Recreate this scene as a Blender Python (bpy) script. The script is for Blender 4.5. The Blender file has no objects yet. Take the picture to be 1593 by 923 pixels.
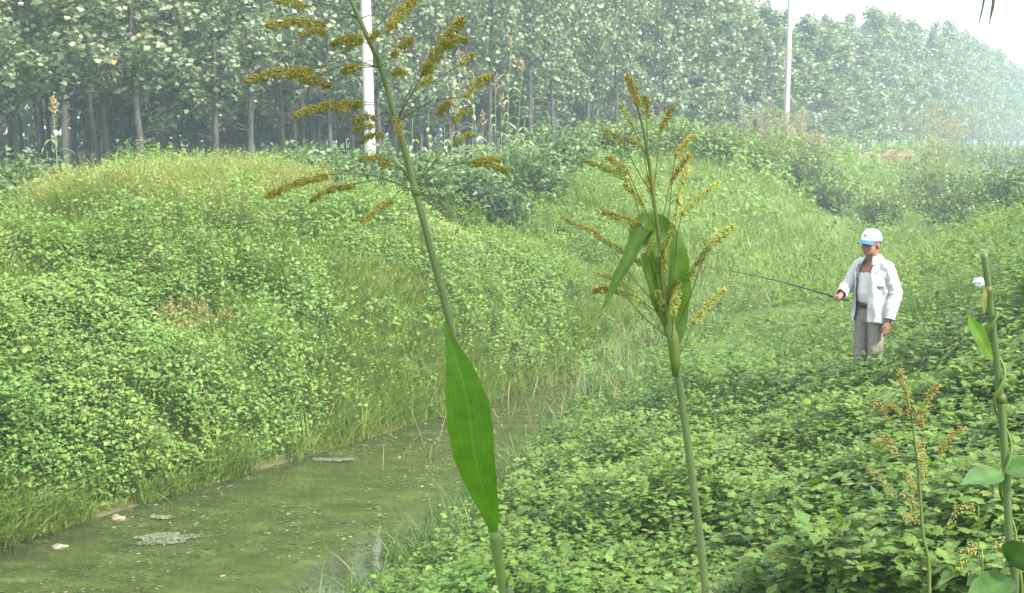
import bpy, bmesh, math, random
import numpy as np
from mathutils import Vector, Matrix, noise as mnoise

random.seed(7)
rng = np.random.default_rng(11)
sc = bpy.context.scene
col = sc.collection
R = math.radians

# ------------------------------------------------------------------ camera
FPX, CX, CY, HOR = 1708.0, 796.5, 461.5, 215.0
CZ = 3.6
TAN = (CY - HOR) / FPX
TH = math.atan(TAN)
CT, ST = math.cos(TH), math.sin(TH)
cam = bpy.data.cameras.new('camera')
cam.sensor_width = 36.0
cam.lens = 36.0 * FPX / 1593.0
cam.clip_start, cam.clip_end = 0.05, 3000
camo = bpy.data.objects.new('camera', cam)
col.objects.link(camo)
camo.location = (0, 0, CZ)
camo.rotation_euler = (math.pi / 2 - TH, 0, 0)
sc.camera = camo


def P(px, py, Y):
    """point of the place seen at a photo pixel, Y metres ahead of the camera"""
    dx, dy = (px - CX) / FPX, (py - CY) / FPX
    s = Y / (CT - dy * ST)
    return Vector((dx * s, Y, CZ + s * (-ST - dy * CT)))


def proj(x, y, z):
    dz = z - CZ
    f = y * CT - dz * ST
    u = y * ST + dz * CT
    f = np.maximum(f, 1e-3)
    return CX + FPX * x / f, CY - FPX * u / f, f


# ------------------------------------------------------------------ noise
def vnoise(x, y, scale, seed):
    x = np.asarray(x, float) / scale + 1000.0
    y = np.asarray(y, float) / scale + 1000.0
    xi, yi = np.floor(x).astype(np.int64), np.floor(y).astype(np.int64)
    fx, fy = x - xi, y - yi
    fx, fy = fx * fx * (3 - 2 * fx), fy * fy * (3 - 2 * fy)

    def h(a, b):
        n = (a * 374761393 + b * 668265263 + seed * 974634777) & 0x7fffffff
        n = ((n ^ (n >> 13)) * 1274126177) & 0x7fffffff
        n = n ^ (n >> 16)
        return (n & 0xffff) / 65535.0
    return ((h(xi, yi) * (1 - fx) + h(xi + 1, yi) * fx) * (1 - fy)
            + (h(xi, yi + 1) * (1 - fx) + h(xi + 1, yi + 1) * fx) * fy)


def sstep(a, b, x):
    t = np.clip((x - a) / (b - a), 0, 1)
    return t * t * (3 - 2 * t)


# ------------------------------------------------------------------ terrain
CL = np.array([(-30, -30), (-14, -8), (-8.5, 0), (-5.15, 5), (-2.6, 9.29), (-.8, 12.5), (.72, 15.5),
               (3.8, 21.3), (8, 30), (17, 45), (40, 85), (100, 185), (250, 435)], float)
HW = np.array([2, 2, 2.0, 1.95, 1.62, 1.02, .42, .25, .3, .4, .5, .5, .5])


def ditch(x, y):
    """distance outside the water's edge; side +1 on the far (left) bank, -1 on the near one"""
    x, y = np.asarray(x, float), np.asarray(y, float)
    best = np.full(x.shape, 1e9)
    d_out = np.zeros(x.shape)
    side = np.zeros(x.shape)
    for i in range(len(CL) - 1):
        a, b = CL[i], CL[i + 1]
        ab = b - a
        L2 = ab @ ab
        t = np.clip(((x - a[0]) * ab[0] + (y - a[1]) * ab[1]) / L2, 0, 1)
        qx, qy = a[0] + t * ab[0], a[1] + t * ab[1]
        dd = np.hypot(x - qx, y - qy)
        hw = HW[i] + t * (HW[i + 1] - HW[i])
        cr = ab[0] * (y - a[1]) - ab[1] * (x - a[0])
        m = dd < best
        best = np.where(m, dd, best)
        d_out = np.where(m, dd - hw, d_out)
        side = np.where(m, np.sign(cr), side)
    return d_out, side


LP = np.array([(0, 0), (.25, .22), (1, .85), (2, 1.5), (3, 1.98), (4, 2.18), (5, 2.24), (9, 2.2), (400, 2.2)])
RP = np.array([(0, 0), (.5, .07), (1, .16), (2, .40), (3, .72), (3.8, 1.02), (5, 1.6), (6, 2.05), (7.5, 2.55), (9, 2.75), (14, 2.8), (400, 2.5)])


def gauss(x, y, cx, cy, ra, rb, dirx=.52, diry=.854):
    ux, uy = x - cx, y - cy
    a = ux * dirx + uy * diry
    b = -ux * diry + uy * dirx
    return np.exp(-(a / ra) ** 2 - (b / rb) ** 2)


def ground(x, y):
    x, y = np.asarray(x, float), np.asarray(y, float)
    d, side = ditch(x, y)
    zl = np.interp(d, LP[:, 0], LP[:, 1])
    zr = np.interp(d, RP[:, 0], RP[:, 1])
    z = np.where(side > 0, zl, zr)
    z = np.where(d < 0, -.35 * np.clip(-d / .6, 0, 1), z)
    z = z + sstep(15.3, 18.5, y) * .45 * np.exp(-np.maximum(d, 0) / 1.5)
    z = z + .62 * gauss(x, y, -4.7, 16.5, 3.0, 1.7) + .95 * gauss(x, y, 4.3, 33.5, 6.5, 2.8) \
        + .35 * gauss(x, y, 9, 43, 9, 3)
    z = z - .25 * gauss(x, y, -.9, 20.5, 1.9, 1.8) + .24 * gauss(x, y, -1.2, 19.15, .9, .6, 1, 0)
    z = z + .4 * np.exp(-((x - .2) ** 2 + (y - .6) ** 2) / 4.0)
    rough = sstep(.1, 1.0, d) * (1 - .6 * sstep(40, 90, np.hypot(x, y)))
    z = z + rough * (.22 * (vnoise(x, y, 2.3, 3) - .5) + .12 * (vnoise(x, y, .8, 4) - .5))
    return z


# ------------------------------------------------------------------ mesh building
def mesh_np(name, V, tris=None, quads=None, tint=None, smooth=False, extra=None):
    me = bpy.data.meshes.new(name)
    V = np.ascontiguousarray(V, dtype=np.float32)
    nt = 0 if tris is None else len(tris)
    nq = 0 if quads is None else len(quads)
    me.vertices.add(len(V))
    me.vertices.foreach_set('co', V.ravel())
    idx = []
    if nt:
        idx.append(np.asarray(tris, np.int32).ravel())
    if nq:
        idx.append(np.asarray(quads, np.int32).ravel())
    idx = np.concatenate(idx)
    me.loops.add(len(idx))
    me.loops.foreach_set('vertex_index', idx)
    me.polygons.add(nt + nq)
    st = np.concatenate([np.arange(nt) * 3, nt * 3 + np.arange(nq) * 4]).astype(np.int32)
    me.polygons.foreach_set('loop_start', st)
    if smooth:
        me.polygons.foreach_set('use_smooth', np.ones(nt + nq, bool))
    me.update(calc_edges=True)
    if tint is not None:
        a = me.color_attributes.new('tint', 'FLOAT_COLOR', 'POINT')
        c = np.ones((len(V), 4), np.float32)
        c[:, :3] = tint
        a.data.foreach_set('color', c.ravel())
    if extra:
        for k, v in extra.items():
            a = me.attributes.new(k, 'FLOAT', 'POINT')
            a.data.foreach_set('value', np.asarray(v, np.float32))
    me.validate()
    return me


class MB:
    def __init__(self):
        self.v, self.t, self.q, self.c, self.n = [], [], [], [], 0

    def add(self, v, t=None, q=None, c=(1, 1, 1)):
        v = np.asarray(v, float).reshape(-1, 3)
        if t is not None and len(t):
            self.t.append(np.asarray(t, int) + self.n)
        if q is not None and len(q):
            self.q.append(np.asarray(q, int) + self.n)
        c = np.asarray(c, float)
        self.c.append(np.broadcast_to(c, (len(v), 3)) if c.ndim == 1 else c)
        self.v.append(v)
        self.n += len(v)

    def tube(self, pts, rad, k=6, c=(1, 1, 1)):
        pts = np.asarray([tuple(p) for p in pts], float)
        n = len(pts)
        rad = np.broadcast_to(np.asarray(rad, float), (n,))
        tan = np.gradient(pts, axis=0)
        tan /= np.linalg.norm(tan, axis=1)[:, None] + 1e-9
        ref = np.array([0.31, .17, .93]) if abs(tan[0] @ np.array([0.31, .17, .93])) < .9 else np.array([1., 0, 0])
        a = np.cross(tan, ref)
        a /= np.linalg.norm(a, axis=1)[:, None] + 1e-9
        b = np.cross(tan, a)
        ang = np.linspace(0, 2 * math.pi, k, endpoint=False)
        ring = (a[:, None, :] * np.cos(ang)[None, :, None] + b[:, None, :] * np.sin(ang)[None, :, None]) * rad[:, None, None]
        v = (pts[:, None, :] + ring).reshape(-1, 3)
        q = []
        for i in range(n - 1):
            for j in range(k):
                j2 = (j + 1) % k
                q.append((i * k + j, i * k + j2, (i + 1) * k + j2, (i + 1) * k + j))
        v = np.vstack([v, pts[0], pts[-1]])
        t = [(n * k, (j + 1) % k, j) for j in range(k)] + [(n * k + 1, (n - 1) * k + j, (n - 1) * k + (j + 1) % k) for j in range(k)]
        cc = np.asarray(c, float)
        if cc.ndim == 2:
            cc = np.vstack([np.repeat(cc, k, axis=0), cc[0], cc[-1]])
        self.add(v, t, q, cc)

    def insts(self, tv, tt, tq, pos, T, B, N, S, colr):
        """many copies of a template; T, B, N are per-copy axes, S per-copy scale (n,) or (n,3)"""
        n, m = len(pos), len(tv)
        S = np.asarray(S, float)
        if S.ndim == 1:
            S = np.repeat(S[:, None], 3, 1)
        lv = tv[None, :, :] * S[:, None, :]
        v = pos[:, None, :] + lv[..., 0:1] * T[:, None, :] + lv[..., 1:2] * B[:, None, :] + lv[..., 2:3] * N[:, None, :]
        off = (np.arange(n) * m)[:, None, None]
        t = None if tt is None else (np.asarray(tt)[None] + off).reshape(-1, 3)
        q = None if tq is None else (np.asarray(tq)[None] + off).reshape(-1, 4)
        self.add(v.reshape(-1, 3), t, q, np.repeat(colr, m, axis=0))

    def build(self, name, m, parent=None, smooth=False):
        V = np.vstack(self.v)
        me = mesh_np(name, V, np.vstack(self.t) if self.t else None, np.vstack(self.q) if self.q else None,
                     np.vstack(self.c), smooth)
        me.materials.append(m)
        return link(name, me, parent)


def link(name, data, parent=None):
    o = bpy.data.objects.new(name, data)
    col.objects.link(o)
    if parent is not None:
        o.parent = parent
    return o


def tag(o, label=None, cat=None, group=None, kind=None):
    if label:
        o['label'] = label
    if cat:
        o['category'] = cat
    if group:
        o['group'] = group
    if kind:
        o['kind'] = kind
    return o


def empty(name, loc, label, cat, group=None, rz=0):
    o = bpy.data.objects.new(name, None)
    o.empty_display_size = .2
    col.objects.link(o)
    o.location = loc
    o.rotation_euler = (0, 0, rz)
    return tag(o, label, cat, group)


# ------------------------------------------------------------------ materials
def new_mat(name):
    m = bpy.data.materials.new(name)
    m.use_nodes = True
    nt = m.node_tree
    for n in list(nt.nodes):
        nt.nodes.remove(n)
    out = nt.nodes.new('ShaderNodeOutputMaterial')
    return m, nt, out


def ramp(nt, stops):
    r = nt.nodes.new('ShaderNodeValToRGB')
    el = r.color_ramp.elements
    while len(el) < len(stops):
        el.new(.5)
    for e, (p, c) in zip(el, stops):
        e.position = p
        e.color = (*c, 1)
    return r


def leaf_mat(name, trans=.35, rough=.5, spec=.35, vein=0.0):
    m, nt, out = new_mat(name)
    N, L = nt.nodes, nt.links
    at = N.new('ShaderNodeAttribute')
    at.attribute_name = 'tint'
    tc = N.new('ShaderNodeTexCoord')
    nz = N.new('ShaderNodeTexNoise')
    nz.inputs['Scale'].default_value = 40
    nz.inputs['Detail'].default_value = 3
    L.new(tc.outputs['Object'], nz.inputs['Vector'])
    mp = N.new('ShaderNodeMapRange')
    mp.inputs['From Min'].default_value = .3
    mp.inputs['From Max'].default_value = .7
    mp.inputs['To Min'].default_value = .8
    mp.inputs['To Max'].default_value = 1.2
    L.new(nz.outputs['Fac'], mp.inputs['Value'])
    mul = N.new('ShaderNodeVectorMath')
    mul.operation = 'SCALE'
    L.new(at.outputs['Color'], mul.inputs[0])
    L.new(mp.outputs['Result'], mul.inputs['Scale'])
    pb = N.new('ShaderNodeBsdfPrincipled')
    pb.inputs['Roughness'].default_value = rough
    pb.inputs['Specular IOR Level'].default_value = spec
    L.new(mul.outputs[0], pb.inputs['Base Color'])
    tr = N.new('ShaderNodeBsdfTranslucent')
    tw = N.new('ShaderNodeMix')
    tw.data_type = 'RGBA'
    tw.blend_type = 'MULTIPLY'
    tw.inputs['Factor'].default_value = 1
    L.new(mul.outputs[0], tw.inputs[6])
    tw.inputs[7].default_value = (1.5, 1.5, .7, 1)
    L.new(tw.outputs[2], tr.inputs['Color'])
    mx = N.new('ShaderNodeMixShader')
    mx.inputs[0].default_value = trans
    L.new(pb.outputs[0], mx.inputs[1])
    L.new(tr.outputs[0], mx.inputs[2])
    L.new(mx.outputs[0], out.inputs['Surface'])
    return m


def solid_mat(name, c1, c2, scale=8, rough=.7, bump=.2, spec=.3, stretch=(1, 1, 1), attr=False, detail=5):
    m, nt, out = new_mat(name)
    N, L = nt.nodes, nt.links
    tc = N.new('ShaderNodeTexCoord')
    mpn = N.new('ShaderNodeMapping')
    mpn.inputs['Scale'].default_value = stretch
    L.new(tc.outputs['Object'], mpn.inputs['Vector'])
    nz = N.new('ShaderNodeTexNoise')
    nz.inputs['Scale'].default_value = scale
    nz.inputs['Detail'].default_value = detail
    L.new(mpn.outputs[0], nz.inputs['Vector'])
    r = ramp(nt, [(.3, c1), (.7, c2)])
    L.new(nz.outputs['Fac'], r.inputs['Fac'])
    pb = N.new('ShaderNodeBsdfPrincipled')
    pb.inputs['Roughness'].default_value = rough
    pb.inputs['Specular IOR Level'].default_value = spec
    if attr:
        at = N.new('ShaderNodeAttribute')
        at.attribute_name = 'tint'
        mm = N.new('ShaderNodeMix')
        mm.data_type = 'RGBA'
        mm.blend_type = 'MULTIPLY'
        mm.inputs['Factor'].default_value = 1
        L.new(r.outputs[0], mm.inputs[6])
        L.new(at.outputs['Color'], mm.inputs[7])
        L.new(mm.outputs[2], pb.inputs['Base Color'])
    else:
        L.new(r.outputs[0], pb.inputs['Base Color'])
    if bump:
        b = N.new('ShaderNodeBump')
        b.inputs['Strength'].default_value = bump
        b.inputs['Distance'].default_value = .02
        L.new(nz.outputs['Fac'], b.inputs['Height'])
        L.new(b.outputs[0], pb.inputs['Normal'])
    L.new(pb.outputs[0], out.inputs['Surface'])
    return m


M = {}
M['vine'] = leaf_mat('vine_leaf', .36, .48, .28)
M['grass'] = leaf_mat('grass_blade', .38, .5, .25)
M['poplar'] = leaf_mat('poplar_leaf', .25, .38, .55)
M['crop'] = leaf_mat('broad_leaf', .35, .42, .4)
M['seed'] = leaf_mat('seed_husk', .2, .6, .25)
M['bark'] = solid_mat('poplar_bark', (.04, .037, .036), (.09, .083, .079), 9, .9, .5, .15, (1, 1, .25), attr=True)
M['stem'] = solid_mat('green_stem', (.07, .11, .035), (.11, .16, .06), 30, .45, .1, .4, (1, 1, .08), attr=True)
M['wood'] = solid_mat('weed_stem', (.08, .07, .03), (.14, .12, .06), 12, .8, .2, .2)
M['concrete'] = solid_mat('pole_concrete', (.36, .36, .35), (.52, .52, .51), 3.5, .8, .15, .3, (1, 1, .22))
M['stone'] = solid_mat('pale_stone', (.15, .125, .09), (.25, .22, .17), 14, .85, .5)
M['brick'] = solid_mat('orange_brick', (.36, .18, .10), (.46, .26, .16), 3, .9, .2)
M['straw'] = leaf_mat('dry_straw', .2, .6, .2)


# ------------------------------------------------------------------ ground sheet
def axis_pts(lo, hi, f0, f1, step):
    fine = np.arange(f0, f1 + 1e-6, step)
    a = [f0]
    s = step
    while a[-1] > lo:
        s *= 1.25
        a.append(max(lo, a[-1] - s))
    b = [fine[-1]]
    s = step
    while b[-1] < hi:
        s *= 1.25
        b.append(min(hi, b[-1] + s))
    return np.concatenate([np.array(a[:0:-1]), fine, np.array(b[1:])])


gx = axis_pts(-330, 330, -14, 26, .2)
gy = axis_pts(-60, 400, -4, 46, .2)
GX, GY = np.meshgrid(gx, gy)
GZ = ground(GX, GY)
nx, ny = len(gx), len(gy)
ii = np.arange(nx * ny).reshape(ny, nx)
Q = np.stack([ii[:-1, :-1], ii[:-1, 1:], ii[1:, 1:], ii[1:, :-1]], -1).reshape(-1, 4)
bp = P(690, 338, 19.2)
bh = P(812, 585, 16.2)
bare = np.clip(1.3 * gauss(GX, GY, bp.x, bp.y, .9, .55, 1, 0) + 1.1 * gauss(GX, GY, bh.x, bh.y, .25, .3), 0, 1)
D_, S_ = ditch(GX, GY)
wet = sstep(.22, -.05, D_) * sstep(16.6, 15.6, GY)
me = mesh_np('ground', np.stack([GX, GY, GZ], -1).reshape(-1, 3), None, Q, None, True,
             {'bare': bare.ravel(), 'wet': wet.ravel()})


def ground_mat():
    m, nt, out = new_mat('bank_soil')
    N, L = nt.nodes, nt.links
    tc = N.new('ShaderNodeTexCoord')
    n1 = N.new('ShaderNodeTexNoise')
    n1.inputs['Scale'].default_value = .9
    n1.inputs['Detail'].default_value = 8
    L.new(tc.outputs['Object'], n1.inputs['Vector'])
    n2 = N.new('ShaderNodeTexNoise')
    n2.inputs['Scale'].default_value = 9
    n2.inputs['Detail'].default_value = 8
    L.new(tc.outputs['Object'], n2.inputs['Vector'])
    r1 = ramp(nt, [(.3, (.06, .10, .022)), (.55, (.085, .14, .03)), (.75, (.11, .16, .04))])
    L.new(n1.outputs['Fac'], r1.inputs['Fac'])
    r2 = ramp(nt, [(.3, (.10, .085, .045)), (.7, (.22, .17, .10))])
    L.new(n2.outputs['Fac'], r2.inputs['Fac'])
    ab = N.new('ShaderNodeAttribute')
    ab.attribute_name = 'bare'
    mx = N.new('ShaderNodeMix')
    mx.data_type = 'RGBA'
    L.new(ab.outputs['Fac'], mx.inputs['Factor'])
    L.new(r1.outputs[0], mx.inputs[6])
    L.new(r2.outputs[0], mx.inputs[7])
    aw = N.new('ShaderNodeAttribute')
    aw.attribute_name = 'wet'
    r3 = ramp(nt, [(.3, (.05, .045, .025)), (.7, (.11, .10, .05))])
    L.new(n2.outputs['Fac'], r3.inputs['Fac'])
    mw = N.new('ShaderNodeMix')
    mw.data_type = 'RGBA'
    L.new(aw.outputs['Fac'], mw.inputs['Factor'])
    L.new(mx.outputs[2], mw.inputs[6])
    L.new(r3.outputs[0], mw.inputs[7])
    pb = N.new('ShaderNodeBsdfPrincipled')
    pb.inputs['Roughness'].default_value = .9
    pb.inputs['Specular IOR Level'].default_value = .2
    L.new(mw.outputs[2], pb.inputs['Base Color'])
    b = N.new('ShaderNodeBump')
    b.inputs['Strength'].default_value = .6
    b.inputs['Distance'].default_value = .06
    L.new(n2.outputs['Fac'], b.inputs['Height'])
    L.new(b.outputs[0], pb.inputs['Normal'])
    L.new(pb.outputs[0], out.inputs['Surface'])
    return m


me.materials.append(ground_mat())
tag(link('ground', me), kind='structure')


# ------------------------------------------------------------------ water
def water_mat():
    m, nt, out = new_mat('ditch_water')
    N, L = nt.nodes, nt.links
    tc = N.new('ShaderNodeTexCoord')
    n1 = N.new('ShaderNodeTexNoise')
    n1.inputs['Scale'].default_value = 2.4
    n1.inputs['Detail'].default_value = 12
    n1.inputs['Roughness'].default_value = .74
    mpw = N.new('ShaderNodeMapping')
    mpw.inputs['Rotation'].default_value = (0, 0, .5)
    mpw.inputs['Scale'].default_value = (.8, 2.0, 1)
    L.new(tc.outputs['Object'], mpw.inputs['Vector'])
    L.new(mpw.outputs[0], n1.inputs['Vector'])
    r = ramp(nt, [(.30, (.022, .026, .012)), (.46, (.036, .044, .018)), (.57, (.050, .068, .023)), (.72, (.095, .125, .045))])
    L.new(n1.outputs['Fac'], r.inputs['Fac'])
    n2 = N.new('ShaderNodeTexNoise')
    n2.inputs['Scale'].default_value = 7
    n2.inputs['Detail'].default_value = 4
    L.new(tc.outputs['Object'], n2.inputs['Vector'])
    b = N.new('ShaderNodeBump')
    b.inputs['Strength'].default_value = .05
    b.inputs['Distance'].default_value = .02
    L.new(n2.outputs['Fac'], b.inputs['Height'])
    pb = N.new('ShaderNodeBsdfPrincipled')
    pb.inputs['Roughness'].default_value = .02
    pb.inputs['IOR'].default_value = 1.75
    pb.inputs['Specular IOR Level'].default_value = .5
    L.new(r.outputs[0], pb.inputs['Base Color'])
    L.new(b.outputs[0], pb.inputs['Normal'])
    L.new(pb.outputs[0], out.inputs['Surface'])
    return m


wl, wr = [], []
wy = np.linspace(-6, 17.5, 48)
for y in wy:
    cx_ = np.interp(y, CL[:, 1], CL[:, 0])
    hw_ = np.interp(y, CL[:, 1], HW) * 1.35 + .5
    wl.append((cx_ - hw_, y, 0))
    wr.append((cx_ + hw_, y, 0))
n = len(wy)
me = mesh_np('water', np.array(wl + wr), None, [(i, n + i, n + i + 1, i + 1) for i in range(n - 1)], None, True)
me.materials.append(water_mat())
tag(link('water', me), kind='structure')

# ------------------------------------------------------------------ leaf templates
_ang = [90, 68, 42, 16, -14, -50, -90, -130, -166, 164, 138, 112]
_rad = [1.0, .66, .88, .62, .70, .5, .14, .5, .70, .62, .88, .66]
HOPV = np.array([(0, 0, .06)] + [(math.cos(R(a)) * r, math.sin(R(a)) * r, -.16 * r * r) for a, r in zip(_ang, _rad)])
HOPT = [(0, 1 + (i + 1) % 12, 1 + i) for i in range(12)]
LV = np.array([(0, 0, 0), (-.34, .42, .09), (0, 1, -.14), (.34, .42, .09), (0, .48, 0)], float)
LT = [(0, 4, 1), (4, 2, 1), (0, 3, 4), (4, 3, 2)]
_b = []
for i in range(5):
    t = i / 4
    w = .5 * (1 - t ** 2.2) * (.75 + .6 * t * (1 - t) * 2) + .01
    _b += [(-w, t), (w, t)]
BLV0 = np.array(_b)
BLQ = [(2 * i, 2 * i + 1, 2 * i + 3, 2 * i + 2) for i in range(4)]
KV = np.array([(0, 0, 0), (-.46, .38, .06), (0, 1, -.1), (.46, .38, .06)], float)
KT = [(0, 2, 1), (0, 3, 2)]


def frames(n, nrm):
    nrm = nrm / (np.linalg.norm(nrm, axis=1)[:, None] + 1e-9)
    r = rng.normal(size=(n, 3))
    t = np.cross(nrm, r)
    t /= np.linalg.norm(t, axis=1)[:, None] + 1e-9
    return t, np.cross(nrm, t), nrm


def lerp(a, b, t):
    return np.asarray(a)[None] * (1 - t[:, None]) + np.asarray(b)[None] * t[:, None]


def gnormal(x, y):
    e = .15
    dx = (ground(x + e, y) - ground(x - e, y)) / (2 * e)
    dy = (ground(x, y + e) - ground(x, y - e)) / (2 * e)
    n_ = np.stack([-dx, -dy, np.ones_like(dx)], -1)
    return n_ / np.linalg.norm(n_, axis=1)[:, None]


def cands(n, y0, y1, margin=170, xr=None):
    """random ground points in the stretch of ground the photograph looks over"""
    # denser near the camera: sample y with pdf ~ 1/y
    y = y0 * (y1 / y0) ** rng.random(n)
    half = (.466 + margin / FPX)
    x = (rng.random(n) * 2 - 1) * half * y
    return x, y      # areal density ~ n / (ln(y1/y0) * 2*half * y^2)


def blades(mb, pos, length, width, lean, azim, colr, droop=.55):
    """grass blades: arching strips; every blade gets its own arc"""
    n = len(pos)
    t = BLV0[:, 1]
    dirx, diry = np.cos(azim), np.sin(azim)
    hor = np.sin(lean)[:, None] * t[None] + droop * np.sin(lean + .35)[:, None] * t[None] ** 2.2
    ver = np.cos(lean)[:, None] * t[None] - .55 * droop * np.sin(lean + .25)[:, None] * t[None] ** 2.6
    hor *= length[:, None]
    ver *= length[:, None]
    w = BLV0[:, 0][None] * width[:, None]
    tw = rng.uniform(-.9, .9, n)
    px_, py_ = -diry, dirx
    cx_, sx_ = np.cos(tw), np.sin(tw)
    ax = px_ * cx_ + dirx * sx_
    ay = py_ * cx_ + diry * sx_
    v = np.stack([pos[:, 0:1] + dirx[:, None] * hor + ax[:, None] * w,
                  pos[:, 1:2] + diry[:, None] * hor + ay[:, None] * w,
                  pos[:, 2:3] + ver], -1)
    off = (np.arange(n) * 10)[:, None, None]
    q = (np.asarray(BLQ)[None] + off).reshape(-1, 4)
    mb.add(v.reshape(-1, 3), None, q, np.repeat(colr, 10, axis=0))


# canopy height of the climbing ground cover
def cover_h(x, y, d, side):
    hL = .08 + .62 * vnoise(x, y, 2.1, 20) ** 2 + .34 * vnoise(x, y, .9, 21) ** 1.4 + .26 * vnoise(x, y, .5, 22)
    hR = .05 * np.exp(-((x - 3.25) ** 2 + (y - 9.85) ** 2) / .35) + .22 + .30 * vnoise(x, y, 1.1, 23) + .16 * vnoise(x, y, .4, 24)
    h = np.where(side > 0, hL, hR)
    ramp_ = np.where((side < 0) & (y < 17), np.clip(.12 + d / 2.0, .12, 1), np.clip(.35 + d / .9, .3, 1))
    return h * ramp_ * (1 + .6 * sstep(22, 40, y))


GREEN_L = [((.085, .15, .030), (.15, .215, .055)), ]


def cover(name, n, y0, y1, which, size, tv, tt, label, ca, cb, cy, kill=None, margin=170, szy=0):
    x, y = cands(n, y0, y1, margin)
    d, side = ditch(x, y)
    m = (side == which) & (d > np.where(y > 16.2, -.4, .02) + (which < 0) * .5 * sstep(12.5, 9.5, y)) & (d < (9 if which > 0 else 14))
    if kill is not None:
        m &= ~kill(x, y, d)
    x, y, d, side = x[m], y[m], d[m], side[m]
    h = cover_h(x, y, d, side)
    # gaps in the canopy
    gap = vnoise(x, y, .33, 31) * .6 + vnoise(x, y, .9, 32) * .4
    keep = rng.random(len(x)) < np.clip((gap - .2) * 3.4, .12, 1)
    x, y, d, side, h, gap = (a[keep] for a in (x, y, d, side, h, gap))
    g = ground(x, y)
    px, py, f = proj(x, y, g + .3)
    k2 = (px > -margin) & (px < 1593 + margin) & (py < 1020)
    x, y, d, side, h, gap, g = (a[k2] for a in (x, y, d, side, h, gap, g))
    n = len(x)
    nrm0 = gnormal(x, y)
    up = rng.random(n) ** 1.35
    z = g + h * (1 - .75 * up) + .02
    # shoots: some leaves climb above the mat in little upright sprigs
    ns = int(n * .36)
    if ns:
        ids = rng.integers(0, n, max(1, ns // 11))
        who = rng.choice(n, ns, replace=False)
        par = ids[rng.integers(0, len(ids), ns)]
        hgt = (.06 + .34 * vnoise(x, y, .9, 35) ** 1.4)[par] * (1 + .5 * sstep(20, 40, y[par]))
        tt_ = rng.random(ns)
        x[who] = x[par] + rng.normal(size=ns) * .035
        y[who] = y[par] + rng.normal(size=ns) * .035
        z[who] = g[par] + h[par] + hgt * tt_
        nrm0[who] = nrm0[par]
    if which > 0:
        nr = nrm0 * .30 + np.array([0, 0, .85]) + rng.normal(size=(n, 3)) * .46
    else:
        nr = nrm0 * .4 + np.array([0, 0, .9]) + rng.normal(size=(n, 3)) * .36
    T, B, N = frames(n, nr)
    s = size * rng.uniform(.55, 1.25, n) * (1 + szy * sstep(14, 45, y))
    patch = vnoise(x, y, 1.7, 41)
    t = np.clip(.55 * patch + .55 * rng.random(n) - .05, 0, 1)
    c = lerp(ca, cb, t)
    yel = (rng.random(n) < .03 + .12 * (vnoise(x, y, 1.1, 43) > .72))
    c[yel] = np.asarray(cy) * rng.uniform(.7, 1.15, (yel.sum(), 1))
    c *= rng.uniform(.8, 1.2, (n, 1))
    mb = MB()
    mb.insts(tv, tt, None, np.stack([x, y, z], -1), T, B, N, s, c)
    o = mb.build(name, M['vine'])
    return tag(o, label, 'ground cover', None, 'stuff')


def bare_kill(x, y, d):
    return (rng.random(len(x)) < .88 * sstep(.34 + .055 * d, .62 + .055 * d, vnoise(x, y, 1.5, 61) * .7 + .3 * vnoise(x, y, .5, 69))) | (gauss(x, y, -4.7, 16.4, 3.3, 1.5) > .38) & (rng.random(len(x)) < .93) | (gauss(x, y, bp.x, bp.y - .35, .95, .9, 1, 0) > .42) | (gauss(x, y, bh.x, bh.y, .22, .3) > .5)


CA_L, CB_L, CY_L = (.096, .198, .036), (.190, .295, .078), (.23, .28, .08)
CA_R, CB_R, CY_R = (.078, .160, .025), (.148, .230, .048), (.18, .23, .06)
cover('creeping_vines', 430000, 8.5, 24, 1, .035, HOPV, HOPT, 'bright green lobed creeper matted over the far ditch bank', CA_L, CB_L, CY_L, bare_kill)
cover('small_weeds', 520000, 8.5, 24, 1, .040, LV, LT, 'fine leaved weeds woven through the far bank creeper', (.105, .205, .04), (.205, .30, .09), CY_L, bare_kill)
cover('creeping_vines', 130000, 24, 95, 1, .10, LV, LT, 'hazy green creeper covering the distant far bank', CA_L, CB_L, CY_L, bare_kill, szy=.9)
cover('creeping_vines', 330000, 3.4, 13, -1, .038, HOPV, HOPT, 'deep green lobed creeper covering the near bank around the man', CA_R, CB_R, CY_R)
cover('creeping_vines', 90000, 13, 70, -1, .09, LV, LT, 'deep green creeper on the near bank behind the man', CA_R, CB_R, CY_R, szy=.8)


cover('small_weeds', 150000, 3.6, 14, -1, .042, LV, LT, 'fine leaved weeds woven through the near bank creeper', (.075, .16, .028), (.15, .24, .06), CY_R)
cover('broad_weeds', 60000, 8.5, 26, 1, .085, LV, LT, 'broad leaved weeds mixed through the far bank creeper', (.10, .19, .03), (.22, .29, .07), CY_L,
      lambda x, y, d: (vnoise(x, y, 1.1, 91) < .52) | bare_kill(x, y, d))
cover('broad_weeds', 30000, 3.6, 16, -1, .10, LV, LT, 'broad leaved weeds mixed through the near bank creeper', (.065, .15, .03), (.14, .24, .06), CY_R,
      lambda x, y, d: vnoise(x, y, .8, 92) < .6)
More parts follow.
